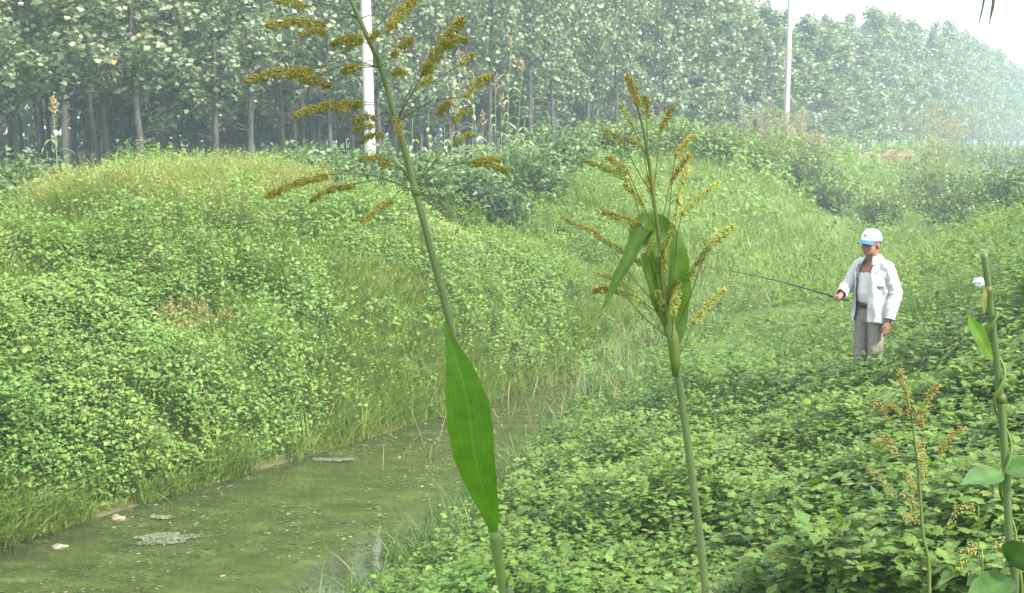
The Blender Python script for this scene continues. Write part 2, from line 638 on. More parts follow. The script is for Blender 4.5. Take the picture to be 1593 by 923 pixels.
# ------------------------------------------------------------------ grasses (uncountable)
def grass_patch(name, n, y0, y1, mask, L, W, ca, cb, label, lean=.5, dry=.06, margin=150, lift=0.0, droop=.55, heads=None):
    x, y = cands(n, y0, y1, margin)
    d, side = ditch(x, y)
    m = mask(x, y, d, side) & (gauss(x, y, bp.x, bp.y - .35, .95, .9, 1, 0) < .4)
    x, y, d, side = x[m], y[m], d[m], side[m]
    g = ground(x, y)
    px, py, f = proj(x, y, g + .3)
    k2 = (px > -margin) & (px < 1593 + margin) & (py < 1040)
    x, y, g = x[k2], y[k2], g[k2]
    n = len(x)
    c = lerp(ca, cb, np.clip(rng.random(n) * .7 + .4 * vnoise(x, y, .8, 51) - .05, 0, 1))
    dr = rng.random(n) < dry
    c[dr] = np.array((.30, .25, .12)) * rng.uniform(.7, 1.2, (dr.sum(), 1))
    mb = MB()
    ln = L * rng.uniform(.45, 1.15, n)
    az = rng.uniform(0, 2 * math.pi, n)
    le = rng.uniform(.05, lean, n)
    blades(mb, np.stack([x, y, g + lift], -1), ln, W * rng.uniform(.6, 1.2, n), le, az, c, droop)
    o = mb.build(name, M['grass'])
    return tag(o, label, 'grass', None, 'stuff')


GA, GB = (.105, .185, .026), (.205, .285, .06)
grass_patch('bank_grass', 240000, 8.5, 20,
            lambda x, y, d, s: (s > 0) & (d > -.05) & (d < 4.2) & ((vnoise(x, y, 1.5, 61) * .7 + .3 * vnoise(x, y, .5, 69) > .44 + .07 * d) | ((d < .25) & (vnoise(x, y, .7, 70) > .45))),
            .48, .013, GA, GB, 'leaning green grass along the water on the far bank', .75)
grass_patch('bank_grass', 26000, 4.2, 16,
            lambda x, y, d, s: (s < 0) & (d > -.15) & (d < 1.3) & (vnoise(x, y, .9, 62) > .36),
            .42, .013, (.05, .11, .03), (.10, .17, .05), 'dark green grass fringing the near edge of the water', .7)
grass_patch('bank_grass', 12000, 4, 14,
            lambda x, y, d, s: (s < 0) & (d > 1.2) & (d < 9) & (vnoise(x, y, .8, 63) > .62),
            .62, .012, (.055, .12, .03), (.11, .17, .05), 'scattered grass blades poking through the near creeper', .6)
grass_patch('bank_grass', 40000, 20, 80,
            lambda x, y, d, s: (d > -.3) & (d < 5) & (vnoise(x, y, 2.2, 64) > .45),
            .7, .03, GA, GB, 'hazy tall grass along the distant ditch', .55)
grass_patch('bank_grass', 60000, 13.2, 30,
            lambda x, y, d, s: (s > 0) & (gauss(x, y, -4.7, 16.7, 3.4, 1.6) > .42 + .35 * vnoise(x, y, .7, 65)),
            .8, .012, (.13, .20, .04), (.24, .29, .08), 'feathery yellowish grass on top of the left mound', .6, .05, droop=.35)
grass_patch('bank_grass', 70000, 14.6, 26,
            lambda x, y, d, s: (d < .9) & (d > -.25) & (vnoise(x, y, .6, 66) > .3),
            .42, .013, (.08, .16, .04), (.17, .24, .08), 'pale reedy grass choking the narrow end of the water', .5, .10)
def tuft_spots(n, mask, y0, y1):
    x, y = cands(n, y0, y1)
    d, sd = ditch(x, y)
    m = mask(x, y, d, sd) & (gauss(x, y, bp.x, bp.y - .35, .95, .9, 1, 0) < .4)
    return x[m], y[m]


def tufted_grass(n_tuft, nb, mask, y0, y1, L, W, ca, cb, label):
    tx, ty = tuft_spots(n_tuft, mask, y0, y1)
    n0 = len(tx)
    g = ground(tx, ty)
    n = n0 * nb
    az = np.repeat(rng.uniform(0, 6.28, n0), nb) + rng.normal(size=n) * 1.1
    k_ = np.repeat(rng.uniform(.6, 1.2, n0), nb)
    hue = np.clip(np.repeat(rng.random(n0), nb) * .7 + rng.random(n) * .3, 0, 1)
    mb = MB()
    blades(mb, np.stack([np.repeat(tx, nb) + rng.normal(size=n) * .05, np.repeat(ty, nb) + rng.normal(size=n) * .05, np.repeat(g, nb)], -1),
           L * k_ * rng.uniform(.5, 1.1, n), W * rng.uniform(.6, 1.2, n), rng.uniform(.1, .85, n), az, lerp(ca, cb, hue), .7)
    tag(mb.build('grass_tufts', M['grass']), label, 'grass', None, 'stuff')


tufted_grass(16000, 18, lambda x, y, d, s: (s > 0) & (d > .02) & (d < 4.4) & (vnoise(x, y, 1.5, 61) * .7 + .3 * vnoise(x, y, .5, 69) > .40 + .055 * d) & (rng.random(len(x)) < .75), 8.8, 23, .52, .013,
             (.11, .20, .035), (.24, .31, .10), 'arching tufts of long grass over the lower far bank')
tufted_grass(2200, 12, lambda x, y, d, s: (s < 0) & (d > -.1) & (d < 8) & (vnoise(x, y, .9, 96) > .60 - .18 * (d < .8)), 4.2, 18, .42, .012,
             (.06, .14, .03), (.14, .23, .06), 'grass tufts poking out of the near bank creeper')
tufted_grass(3000, 14, lambda x, y, d, s: (d > -.3) & (d < 4) & (vnoise(x, y, 1.6, 97) > .5), 20, 60, .75, .03,
             (.10, .19, .04), (.21, .29, .10), 'hazy tufts of tall grass along the distant ditch')
grass_patch('low_grass', 260000, 8.5, 26, lambda x, y, d, s: (s > 0) & (d > 0) & (d < 5.5), .17, .012, GA, GB, 'short grass filling the gaps of the far bank creeper', .9, .03)
grass_patch('low_grass', 120000, 4, 30, lambda x, y, d, s: (s < 0) & (d > 0) & (d < 7), .16, .010, (.06, .14, .03), (.12, .21, .05), 'short grass filling the gaps of the near bank creeper', .9, .03)
grass_patch('low_grass', 90000, 24, 80, lambda x, y, d, s: (d > -.4) & (d < 6), .3, .03, GA, GB, 'short hazy grass under the distant creeper', .9, .03)
grass_patch('field_grass', 40000, 19, 70,
            lambda x, y, d, s: (s > 0) & (d > 4.5) & (d < 40),
            .5, .04, (.07, .12, .035), (.15, .19, .06), 'rough green grass on the field in front of the poplars', .55)

# feathery seed grass: fine tufts with tan seed flecks
def feather_grass(name, tufts, h, ca, cb, seedc, label, nb=16, nf=26):
    mb = MB()
    tx, ty = tufts
    n0 = len(tx)
    g = ground(tx, ty)
    x, y, z = np.repeat(tx, nb), np.repeat(ty, nb), np.repeat(g, nb)
    n = n0 * nb
    az = np.repeat(rng.uniform(0, 6.28, n0), nb) + rng.normal(size=n) * .9
    ln = h * np.repeat(rng.uniform(.7, 1.15, n0), nb) * rng.uniform(.55, 1.1, n)
    le = rng.uniform(.05, .55, n)
    blades(mb, np.stack([x + rng.normal(size=n) * .05, y + rng.normal(size=n) * .05, z], -1), ln, rng.uniform(.004, .009, n), le, az, lerp(ca, cb, rng.random(n)), .55)
    n = n0 * nf
    az = np.repeat(rng.uniform(0, 6.28, n0), nf) + rng.normal(size=n) * .9
    le = rng.uniform(.05, .6, n)
    r_ = h * rng.uniform(.55, 1.0, n) * np.repeat(rng.uniform(.8, 1.1, n0), nf)
    hor, ver = np.sin(le) * r_ * 1.15, np.cos(le) * r_
    pos = np.stack([np.repeat(tx, nf) + np.cos(az) * hor, np.repeat(ty, nf) + np.sin(az) * hor, np.repeat(g, nf) + ver], -1)
    dr = np.stack([np.cos(az) * .6, np.sin(az) * .6, np.full(n, .6)], -1) + rng.normal(size=(n, 3)) * .3
    dr /= np.linalg.norm(dr, axis=1)[:, None]
    T = np.cross(dr, rng.normal(size=(n, 3)))
    T /= np.linalg.norm(T, axis=1)[:, None]
    mb.insts(LV * np.array((.45, 1, 1)), LT, None, pos, T, dr, np.cross(T, dr), rng.uniform(.02, .06, n), lerp(seedc[0], seedc[1], rng.random(n)))
    tag(mb.build(name, M['grass']), label, 'grass', None, 'stuff')


feather_grass('feathery_grass', tuft_spots(11000, lambda x, y, d, s: (s > 0) & (gauss(x, y, -4.7, 16.4, 3.4, 1.7) > .40 + .3 * vnoise(x, y, .8, 65)), 13, 24),
              .62, (.14, .21, .045), (.23, .30, .085), ((.22, .26, .085), (.33, .33, .12)), 'feathery yellowish seed grass crowning the left mound')
feather_grass('feathery_grass', tuft_spots(5200, lambda x, y, d, s: (s > 0) & (d > 1.3) & (d < 4.2) & (x < -1) & (vnoise(x, y, .9, 67) > .66), 10, 24),
              .42, (.13, .20, .05), (.24, .28, .08), ((.34, .24, .13), (.42, .34, .18)), 'tan seed grass scattered over the upper left bank', 12, 30)
feather_grass('feathery_grass', tuft_spots(5000, lambda x, y, d, s: (s > 0) & (d > .4) & (d < 6) & (x > 0) & (vnoise(x, y, 1.4, 68) > .62), 20, 60),
              .7, (.13, .20, .06), (.22, .27, .09), ((.30, .28, .14), (.38, .33, .18)), 'pale seed grass over the distant far bank', 10, 20)

# dry stalks standing in the ditch
mb = MB()
for k in range(90):
    y = random.uniform(11.2, 21)
    x0 = np.interp(y, CL[:, 1], CL[:, 0])
    hw0 = np.interp(y, CL[:, 1], HW)
    x = x0 + random.uniform(-.1, 1.2) * (hw0 + .45)
    z = max(float(ground(x, y)), -.05)
    h = random.uniform(.2, .6)
    az, le = random.uniform(0, 6.28), random.uniform(0, .45)
    p1 = (x + math.cos(az) * math.sin(le) * h, y + math.sin(az) * math.sin(le) * h, z + h * math.cos(le))
    pm = ((x + p1[0]) / 2 + random.uniform(-.03, .03), (y + p1[1]) / 2, (z + p1[2]) / 2)
    cc = np.array(random.choice([(.28, .2, .1), (.34, .29, .17), (.2, .13, .07), (.4, .38, .28)])) * random.uniform(.8, 1.1)
    mb.tube([(x, y, z), pm, p1], [.004, .0035, .0015], 4, cc)
tag(mb.build('dry_stalks', M['straw']), 'thin dry straw stalks standing in the weedy end of the water', 'dry stalks', None, 'stuff')

# bits floating on the water
mb = MB()
n = 7000
y = rng.uniform(6.5, 16.4, n)
x = np.interp(y, CL[:, 1], CL[:, 0]) + rng.uniform(-1, 1, n) * (np.interp(y, CL[:, 1], HW) + .3)
keep = (ground(x, y) < .0) & (vnoise(x, y, .8, 71) * .6 + vnoise(x, y, .25, 72) * .4 > .47)
x, y = x[keep], y[keep]
n = len(x)
T, B, N = frames(n, np.tile((0, 0, 1.0), (n, 1)) + rng.normal(size=(n, 3)) * .06)
c = np.array([(.07, .12, .03), (.17, .18, .11), (.10, .10, .04), (.30, .31, .25)])[rng.choice(4, n, p=[.55, .15, .25, .05])] * rng.uniform(.7, 1.2, (n, 1))
mb.insts(LV * np.array((1, 1, .12)), LT, None, np.stack([x, y, np.full(n, .006)], -1), T, B, N, rng.uniform(.015, .065, n), c)
tag(mb.build('floating_weed', M['vine']), 'floating weed and leaf scraps on the ditch water', 'water weed', None, 'stuff')


# ------------------------------------------------------------------ things on the water's edge
def blob(mb, c, r, seed, k=2, amp=.25, colr=(1, 1, 1)):
    bm = bmesh.new()
    bmesh.ops.create_icosphere(bm, subdivisions=k, radius=1)
    v = []
    for w in bm.verts:
        q = w.co.copy()
        q *= 1 + amp * mnoise.noise(q * 1.4 + Vector((seed * 3.1, seed, 0)))
        v.append((c[0] + q.x * r[0], c[1] + q.y * r[1], c[2] + q.z * r[2]))
    bm.verts.index_update()
    t = [[w.index for w in f.verts] for f in bm.faces]
    bm.free()
    mb.add(np.array(v), t, None, colr)


def onwater(px, py):
    dx, dy = (px - CX) / FPX, (py - CY) / FPX
    s = CZ / (ST + dy * CT)
    return Vector((dx * s, s * (CT - dy * ST), 0))


for k, (px, py, w, lab) in enumerate([(92, 850, .07, 'rounded pale stone standing alone in the water near the left edge'),
                                      (184, 806, .075, 'flat tan stone at the foot of the far bank grass'),
                                      (268, 768, .06, 'small tan stone at the waterline furthest along the far bank')]):
    p = onwater(px, py)
    mb = MB()
    blob(mb, (0, 0, -.012), (w * .9, w * .7, w * .5), k + 2, 3, .7)
    o = mb.build('stone', M['stone'], smooth=True)
    o.location = p
    tag(o, lab, 'stone', 'stones along the water')

M['scum'] = solid_mat('water_scum', (.085, .10, .05), (.15, .165, .10), 20, .8, .2, attr=True)


def scum(px, py, rx, ry, seed, lab):
    p = onwater(px, py)
    mb = MB()
    n_ = int(900 * math.sqrt(rx * ry) / .27)
    a = rng.uniform(0, 6.28, n_)
    q_ = rng.random(n_) ** .6
    edge = np.array([.62 + .5 * mnoise.noise(Vector((math.cos(t_) * 1.7, math.sin(t_) * 1.7, seed * 2.3))) for t_ in a])
    X, Y_ = np.cos(a) * rx * edge * q_, np.sin(a) * ry * edge * q_
    T, B, N = frames(n_, np.tile((0, 0, 1.0), (n_, 1)) + rng.normal(size=(n_, 3)) * .12)
    mb.insts(HOPV * np.array((1, 1, .3)), HOPT, None, np.stack([X, Y_, rng.uniform(.004, .014, n_)], -1), T, B, N, rng.uniform(.008, .026, n_),
             np.ones((n_, 3)) * rng.uniform(.6, 1.25, (n_, 1)))
    o = mb.build('water_scum', M['scum'])
    o.location = p
    tag(o, lab, 'scum', 'pale scum patches on the water')


scum(262, 838, .36, .2, 1, 'largest pale scum patch, spread wide on the near water')
scum(250, 806, .2, .07, 2, 'small pale scum streak close to the far bank stones')
scum(520, 716, .35, .1, 3, 'long thin scum streak on the middle of the water')
scum(800, 710, .07, .035, 4, 'tiny whitish patch of flakes right of the big upright blade')  # small cluster of pale flakes lying flat on the water

# ------------------------------------------------------------------ poplars
POPC = [((.10, .16, .065), (.19, .25, .12)), ]


def poplar_mesh(seed, H, n_leaf, ls, z0, rmax, limbs=30):
    rs = random.Random(seed)
    rn = np.random.default_rng(seed)
    mb = MB()
    bx, by = rs.uniform(-.35, .35), rs.uniform(-.35, .35)

    def axis(z):
        t = z / H
        return np.array((bx * t + .12 * math.sin(t * 5 + seed), by * t + .1 * math.cos(t * 4 + seed), z))
    zs = np.linspace(-.3, H * .97, 12)
    mb.tube([axis(z) for z in zs], [.098 * (1 - .93 * max(z, 0) / H) + .025 * math.exp(-max(z, 0) * 3) for z in zs], 8)
    tips = []
    for i in range(limbs):
        t = (i + rs.random()) / limbs
        z = z0 * .75 + (H * .95 - z0 * .75) * t
        az = i * 2.4 + rs.uniform(-.5, .5)
        prof = math.sin(math.pi * min(1, .22 + .78 * t) ** .8) ** .7
        ln = rmax * (.45 + .75 * rs.random()) * max(.3, prof) * 1.25
        el = rs.uniform(.25, .95) + .3 * t
        st = axis(z)
        dv = np.array((math.cos(az) * math.cos(el), math.sin(az) * math.cos(el), math.sin(el)))
        en = st + dv * ln + np.array((0, 0, .12 * ln))
        mid = st + dv * ln * .5 + np.array((rs.uniform(-.08, .08), rs.uniform(-.08, .08), -.02))
        r0 = .035 * (1 - .6 * t)
        mb.tube([st, mid, en], [r0, r0 * .6, r0 * .2], 5)
        for f in np.linspace(.3, 1, 4):
            p = st + (en - st) * f
            tips.append((p, .32 + .28 * rs.random()))
            for _ in range(2):
                q = p + rn.normal(size=3) * np.array((.32, .32, .26))
                tips.append((q, .22 + .22 * rs.random()))
                mb.tube([p, (p + q) / 2 + rn.normal(size=3) * .03, q], [r0 * .35, r0 * .25, .004], 3)
    for i in range(9):          # dead lower twigs
        z = rs.uniform(.9, z0 * .9)
        az, ln = rs.uniform(0, 6.28), rs.uniform(.4, 1.1)
        st = axis(z)
        dv = np.array((math.cos(az), math.sin(az), rs.uniform(-.1, .5)))
        mb.tube([st, st + dv * ln * .5 + rn.normal(size=3) * .05, st + dv * ln + rn.normal(size=3) * .08], [.014, .010, .004], 4, (1.7, 1.7, 1.65))
    for z in np.linspace(H * .82, H * .99, 6):
        tips.append((axis(z), .3))
    tr = (mb.t, mb.q, mb.v, mb.c, mb.n)
    me1 = mesh_np('trunk', np.vstack(mb.v), np.vstack(mb.t), np.vstack(mb.q), np.vstack(mb.c), True)
    me1.materials.append(M['bark'])
    # leaves gather in clumps round the twig ends
    ws = np.array([t[1] ** 2 for t in tips])
    ws *= rn.random(len(ws)) ** 2.2 + .03
    id_ = rn.choice(len(tips), n_leaf, p=ws / ws.sum())
    cen = np.array([t[0] for t in tips])[id_]
    rad = np.array([t[1] for t in tips])[id_]
    dv = rn.normal(size=(n_leaf, 3))
    dv /= np.linalg.norm(dv, axis=1)[:, None]
    pos = cen + dv * (rad * rn.random(n_leaf) ** .5)[:, None]
    nr = dv * .5 + rn.normal(size=(n_leaf, 3)) * .7 + np.array((0, 0, .35))
    nr /= np.linalg.norm(nr, axis=1)[:, None]
    r = np.cross(nr, rn.normal(size=(n_leaf, 3)))
    r /= np.linalg.norm(r, axis=1)[:, None]
    clump = rn.random(len(tips))[id_]
    t = np.clip(.5 * clump + .5 * rn.random(n_leaf), 0, 1)
    c = lerp((.09, .14, .066), (.185, .24, .125), t)
    pale = rn.random(n_leaf) < .24
    c[pale] = np.array((.28, .335, .23)) * rn.uniform(.75, 1.1, (pale.sum(), 1))
    ye = rn.random(n_leaf) < .012
    c[ye] = (.32, .27, .06)
    m2 = MB()
    m2.insts(KV, KT, None, pos, r, np.cross(nr, r), nr, ls * rn.uniform(.65, 1.25, n_leaf), c)
    me2 = mesh_np('crown', np.vstack(m2.v), np.vstack(m2.t), None, np.vstack(m2.c))
    me2.materials.append(M['poplar'])
    return me1, me2


NEAR = [poplar_mesh(100 + k, 13, 3300, .185, 4.2 if k < 4 else 2.4, 1.75) for k in range(6)]
INNER = [poplar_mesh(300 + k, 13, 5200, .22, 5.6, 1.9) for k in range(4)]
FAR = [poplar_mesh(200 + k, 13, 4200, .27, 1.2, 1.9, 26) for k in range(4)]
TOP = np.array([(-400, -400), (1000, -200), (1120, -50), (1185, -12), (1212, 42), (1245, 34), (1300, 30), (1335, 18), (1380, 6), (1415, 12), (1442, 38),
                (1468, 18), (1492, 34), (1512, 40), (1540, 66), (1562, 88), (1593, 106), (1800, 170)], float)
ORD = ['first', 'second', 'third', 'fourth', 'fifth', 'sixth', 'seventh', 'eighth', 'ninth', 'tenth', 'eleventh', 'twelfth',
       'thirteenth', 'fourteenth', 'fifteenth', 'sixteenth', 'seventeenth', 'eighteenth', 'nineteenth', 'twentieth']


def plant_poplar(x, y, sh, sw, label, group, far, inner=False):
    t, c = random.choice(FAR if far else INNER if inner else NEAR)
    z = float(ground(x, y)) - .05
    o = empty('poplar_tree', (x, y, z), label, 'tree', group, random.uniform(0, 6.28))
    o.rotation_euler.x, o.rotation_euler.y = random.uniform(-.03, .03), random.uniform(-.03, .03)
    o.scale = (sw, sw, sh)
    link('trunk', t, o)
    link('crown', c, o)
    return o


trees = []
dx_, dy_ = .52, .854
s = -16.0
while s < 212:
    nrow = 11 if s < 36 else 5 if s < 66 else 2
    for r in range(nrow):
        x = -12 + dx_ * s - dy_ * 2.7 * r + random.uniform(-.6, .6)
        y = 25 + dy_ * s + .52 * 2.7 * r + random.uniform(-.6, .6) + (1.4 if r % 2 else 0)
        px, py, f = proj(x, y, 3.0)
        if y < 14 or px < -110 or px > 1720:
            continue
        tz = np.interp(px, TOP[:, 0], TOP[:, 1])
        zt = P(px, tz, y).z
        hh = min(13.2, max(5.5, zt - 2.4)) * random.uniform(.86, 1.06) * (1 - .02 * r)
        trees.append((px, x, y, hh / 13.0, r))
    s += 2.3 if s < 60 else 3.3
trees.sort()
rank = {}
for px, x, y, sh, r in trees:
    inframe = 0 <= px <= 1593
    if r == 0 and inframe:
        k = rank.get(0, 0)
        rank[0] = k + 1
        if k < 20:
            lab = f'{ORD[k]} slim poplar from the left in the front row of the wood'
        else:
            lab = 'distant hazy poplar in the front row towards the right'
    elif not inframe:
        lab = 'poplar of the wood standing beyond the side of the view'
    elif y < 60:
        lab = f'grey trunked poplar in the {ORD[r]} row of the left wood'
    else:
        lab = f'hazy poplar behind the front row of the distant wood, {ORD[r]} row'
    far = y > 58
    plant_poplar(x, y, sh, random.uniform(.85, 1.12) * (1 if not far else 1.1), lab, 'poplars of the plantation', far, r > 1)
print('poplars', len(trees))
# poplars on this bank behind the photographer: their shade lies over the nearest plants
for (x, y), lab in zip([(3.4, -1.6), (2.0, -4.4)],
                       ['poplar standing close behind the camera on the near bank', 'poplar on the near bank furthest behind the camera']):
    plant_poplar(x, y, 1.0, 1.15, lab, None, False)

# far edge of the wood as one mass
mb = MB()
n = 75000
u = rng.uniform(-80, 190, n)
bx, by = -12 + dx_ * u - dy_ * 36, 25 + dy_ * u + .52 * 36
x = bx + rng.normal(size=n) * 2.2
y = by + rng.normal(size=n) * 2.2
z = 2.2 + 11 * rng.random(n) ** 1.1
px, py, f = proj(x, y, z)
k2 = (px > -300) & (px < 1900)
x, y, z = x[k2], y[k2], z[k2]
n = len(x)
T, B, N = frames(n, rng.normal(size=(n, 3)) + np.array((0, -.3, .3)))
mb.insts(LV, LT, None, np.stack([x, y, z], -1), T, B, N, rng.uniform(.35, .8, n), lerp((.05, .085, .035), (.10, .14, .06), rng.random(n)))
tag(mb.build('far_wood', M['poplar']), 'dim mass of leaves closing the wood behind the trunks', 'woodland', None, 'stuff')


# ------------------------------------------------------------------ utility poles
def pole(px, Y, r0, r1, H, lean, label):
    p = P(px, 215, Y)
    z = float(ground(p.x, Y)) - .2
    o = empty('utility_pole', (p.x, Y, z), label, 'pole', 'concrete poles beside the wood')
    mb = MB()
    zs = np.linspace(0, H, 14)
    mb.tube([(lean * t, 0, t) for t in zs], [r0 + (r1 - r0) * t / H for t in zs], 20)
    mb.build('shaft', M['concrete'], o, smooth=True)
    mb = MB()
    t = H - .35
    v = []
    for X in (-.75, .75):
        for Yy in (-.05, .05):
            for Z in (-.06, .06):
                v.append((lean * t + X, Yy - r1 - .055, t + Z))
    mb.add(v, None, [(0, 1, 3, 2), (4, 6, 7, 5), (0, 4, 5, 1), (2, 3, 7, 6), (0, 2, 6, 4), (1, 5, 7, 3)])
    mb.build('crossarm', M['bark'], o)
    return o


pole(576.5, 25.0, .128, .10, 9.5, -.012, 'thick white concrete pole nearest, before the dark left wood')
pole(1222.5, 54.0, .135, .11, 11, -.002, 'thin pale distant pole in front of the hazy right trees')


# ------------------------------------------------------------------ strips and leaves
def strip_leaf(mb, pts, widths, nrm, c, fold=.18, k=3):
    """a long blade along pts; widths along it, nrm the facing direction, with a folded midrib"""
    pts = np.asarray([tuple(p) for p in pts], float)
    n = len(pts)
    tan = np.gradient(pts, axis=0)
    tan /= np.linalg.norm(tan, axis=1)[:, None] + 1e-9
    nr = np.asarray([tuple(q) for q in nrm], float) if np.ndim(nrm) > 1 else np.tile(np.asarray(nrm, float), (n, 1))
    side = np.cross(tan, nr)
    side /= np.linalg.norm(side, axis=1)[:, None] + 1e-9
    nr = np.cross(side, tan)
    w = np.asarray(widths, float)[:, None] * .5
    cols = np.linspace(-1, 1, 2 * k + 1)
    rows = []
    for j in cols:
        wav = .05 * np.sin(np.arange(n) * 1.1 + (2 if j > 0 else 0))[:, None] * (abs(j) ** 3)
        rows.append(pts + side * w * j - nr * w * (fold * (1 - abs(j)) + wav))
    v = np.stack(rows, 1).reshape(-1, 3)
    m = 2 * k + 1
    q = [(i * m + j, i * m + j + 1, (i + 1) * m + j + 1, (i + 1) * m + j) for i in range(n - 1) for j in range(m - 1)]
    cc = np.asarray(c, float)
    cv = np.tile(cc, (n * m, 1))
    # paler midrib: its own colour in the plant
    cv = cv.reshape(n, m, 3)
    cv *= (1 + .07 * np.where(np.arange(m) % 2 == 0, 1, -1))[None, :, None]
    cv[:, k, :] = cc * 1.2 + .012
    mb.add(v, None, q, cv.reshape(-1, 3))


def bez(p, n):
    """smooth curve through points"""
    p = [Vector(a) for a in p]
    out = []
    m = len(p)
    for i in range(m - 1):
        p0, p1, p2, p3 = p[max(i - 1, 0)], p[i], p[i + 1], p[min(i + 2, m - 1)]
        k = max(2, n // (m - 1))
        for j in range(k):
            t = j / k
            out.append(.5 * ((2 * p1) + (p2 - p0) * t + (2 * p0 - 5 * p1 + 4 * p2 - p3) * t * t + (3 * p1 - p0 - 3 * p2 + p3) * t ** 3))
    out.append(p[-1])
    return out


_sp = [(0, 0, 0)]
for a in range(5):
    _sp.append((math.cos(a * 1.2566) * .17, .38, math.sin(a * 1.2566) * .17))
_sp.append((0, 1, 0))
SPV = np.array(_sp)
SPT = [(0, 1 + (a + 1) % 5, 1 + a) for a in range(5)] + [(6, 1 + a, 1 + (a + 1) % 5) for a in range(5)]


def spike(parent, base_pts, spike_pts, thick, n, ca, cb, size=.007, hang=.4, stemc=(1, 1, 1), name='seed_spike'):
    mb = MB()
    full = bez(list(base_pts) + list(spike_pts), 16)
    rr = np.linspace(.0011, .0006, len(full)) * (size / .007)
    mb.tube(full, rr, 4, np.array((.10, .13, .04)) * np.array(stemc))
    sp = np.array([tuple(q) for q in bez(spike_pts, 20)])
    u = rng.random(n) * (len(sp) - 1.001)
    i = u.astype(int)
    f = (u - i)[:, None]
    pos = sp[i] * (1 - f) + sp[i + 1] * f
    tan = sp[i + 1] - sp[i]
    tan /= np.linalg.norm(tan, axis=1)[:, None]
    tt = u / (len(sp) - 1)
    # small side branchlets give the spike its ragged outline
    lob = (.30 + 1.0 * np.abs(np.sin(tt * math.pi * rng.uniform(4, 7) + rng.uniform(0, 3)))) * np.sin(math.pi * np.clip(tt * .86 + .10, 0, 1)) ** .55
    dv = rng.normal(size=(n, 3))
    dv -= tan * (dv * tan).sum(1)[:, None]
    dv /= np.linalg.norm(dv, axis=1)[:, None]
    pos = pos + dv * (thick * .5 * lob * rng.random(n) ** .5)[:, None]
    pos[:, 2] -= hang * thick * rng.random(n) * .6
    dr = tan * .8 + dv * .55 + np.array((0, 0, -hang)) + rng.normal(size=(n, 3)) * .25
    dr /= np.linalg.norm(dr, axis=1)[:, None]
    T = np.cross(dr, rng.normal(size=(n, 3)))
    T /= np.linalg.norm(T, axis=1)[:, None]
    N = np.cross(T, dr)
    c = lerp(ca, cb, np.clip(rng.random(n) * .8 + .25 * (1 - tt), 0, 1)) * rng.uniform(.75, 1.2, (n, 1))
    mb.insts(SPV, SPT, None, pos, T, dr, N, size * rng.uniform(.7, 1.3, n), c)
    return mb.build(name, M['seed'], parent)


def local(root):
    inv = Vector(root.location)
    return lambda v: Vector(v) - inv


# ---- first tall plant ------------------------------------------------
YA = 1.8
PA = lambda px, py, dy=0.0: P(px, py, YA + dy)
base = PA(800, 1010)
base.z -= .0
foot = Vector((base.x + .055, YA + .02, float(ground(base.x + .05, YA)) - .03))
rootA = empty('sorghum_plant', foot, 'tall leaning seed grass with one broad upright blade and rusty spikes', 'plant', 'tall seed grasses in the foreground')
loc = local(rootA)
stA = [foot] + [PA(*q) for q in [(800, 1010), (784, 923), (768, 828), (738, 680), (706, 530), (676, 410), (646, 297), (630, 235), (617, 190), (592, 105), (568, 50), (545, -2), (524, -50), (512, -90)]]
mb = MB()
cur = [loc(q) for q in bez(stA, 60)]
rad = np.interp(np.linspace(0, 1, len(cur)), [0, .3, .55, .75, 1], [.0078, .0064, .0056, .0042, .0020])
tints = lerp((1.0, 1.0, 1.0), (1.0, .95, .6), np.clip(np.linspace(-.4, 1, len(cur)), 0, 1))
mb.tube(cur, rad, 12, tints)
for nd, r_ in (((768, 828), .0085), ((646, 297), .0068), ((617, 190), .0062)):
    p = loc(PA(*nd))
    mb.tube([p + Vector((.003, 0, -.009)), p + Vector((.002, 0, -.003)), p + Vector((-.002, 0, .005)), p + Vector((-.003, 0, .01))], [r_ * .85, r_ * 1.12, r_ * 1.1, r_ * .8], 12, (1.0, .9, .55))
mb.build('stem', M['stem'], rootA, smooth=True)
# broad blade rising from the node
mid = [(769, 829), (765, 810), (757, 780), (745, 740), (736, 700), (731, 660), (725, 620), (716, 580), (706, 548), (698, 522), (692, 500)]
wid = [10, 22, 38, 56, 68, 74, 66, 47, 27, 12, 2]
off = [-.014, -.018, -.024, -.03, -.034, -.036, -.034, -.03, -.024, -.019, -.016]
pts = [loc(PA(a, b, o_)) for (a, b), o_ in zip(mid, off)]
wv = np.interp(np.linspace(0, 10, 41), range(11), wid) / FPX * YA
mb = MB()
strip_leaf(mb, bez(pts, 40), wv[:len(bez(pts, 40))], (-.15, -1, .25), (.060, .165, .006), .16, 8)
mb.build('leaf', M['crop'], rootA, smooth=True)

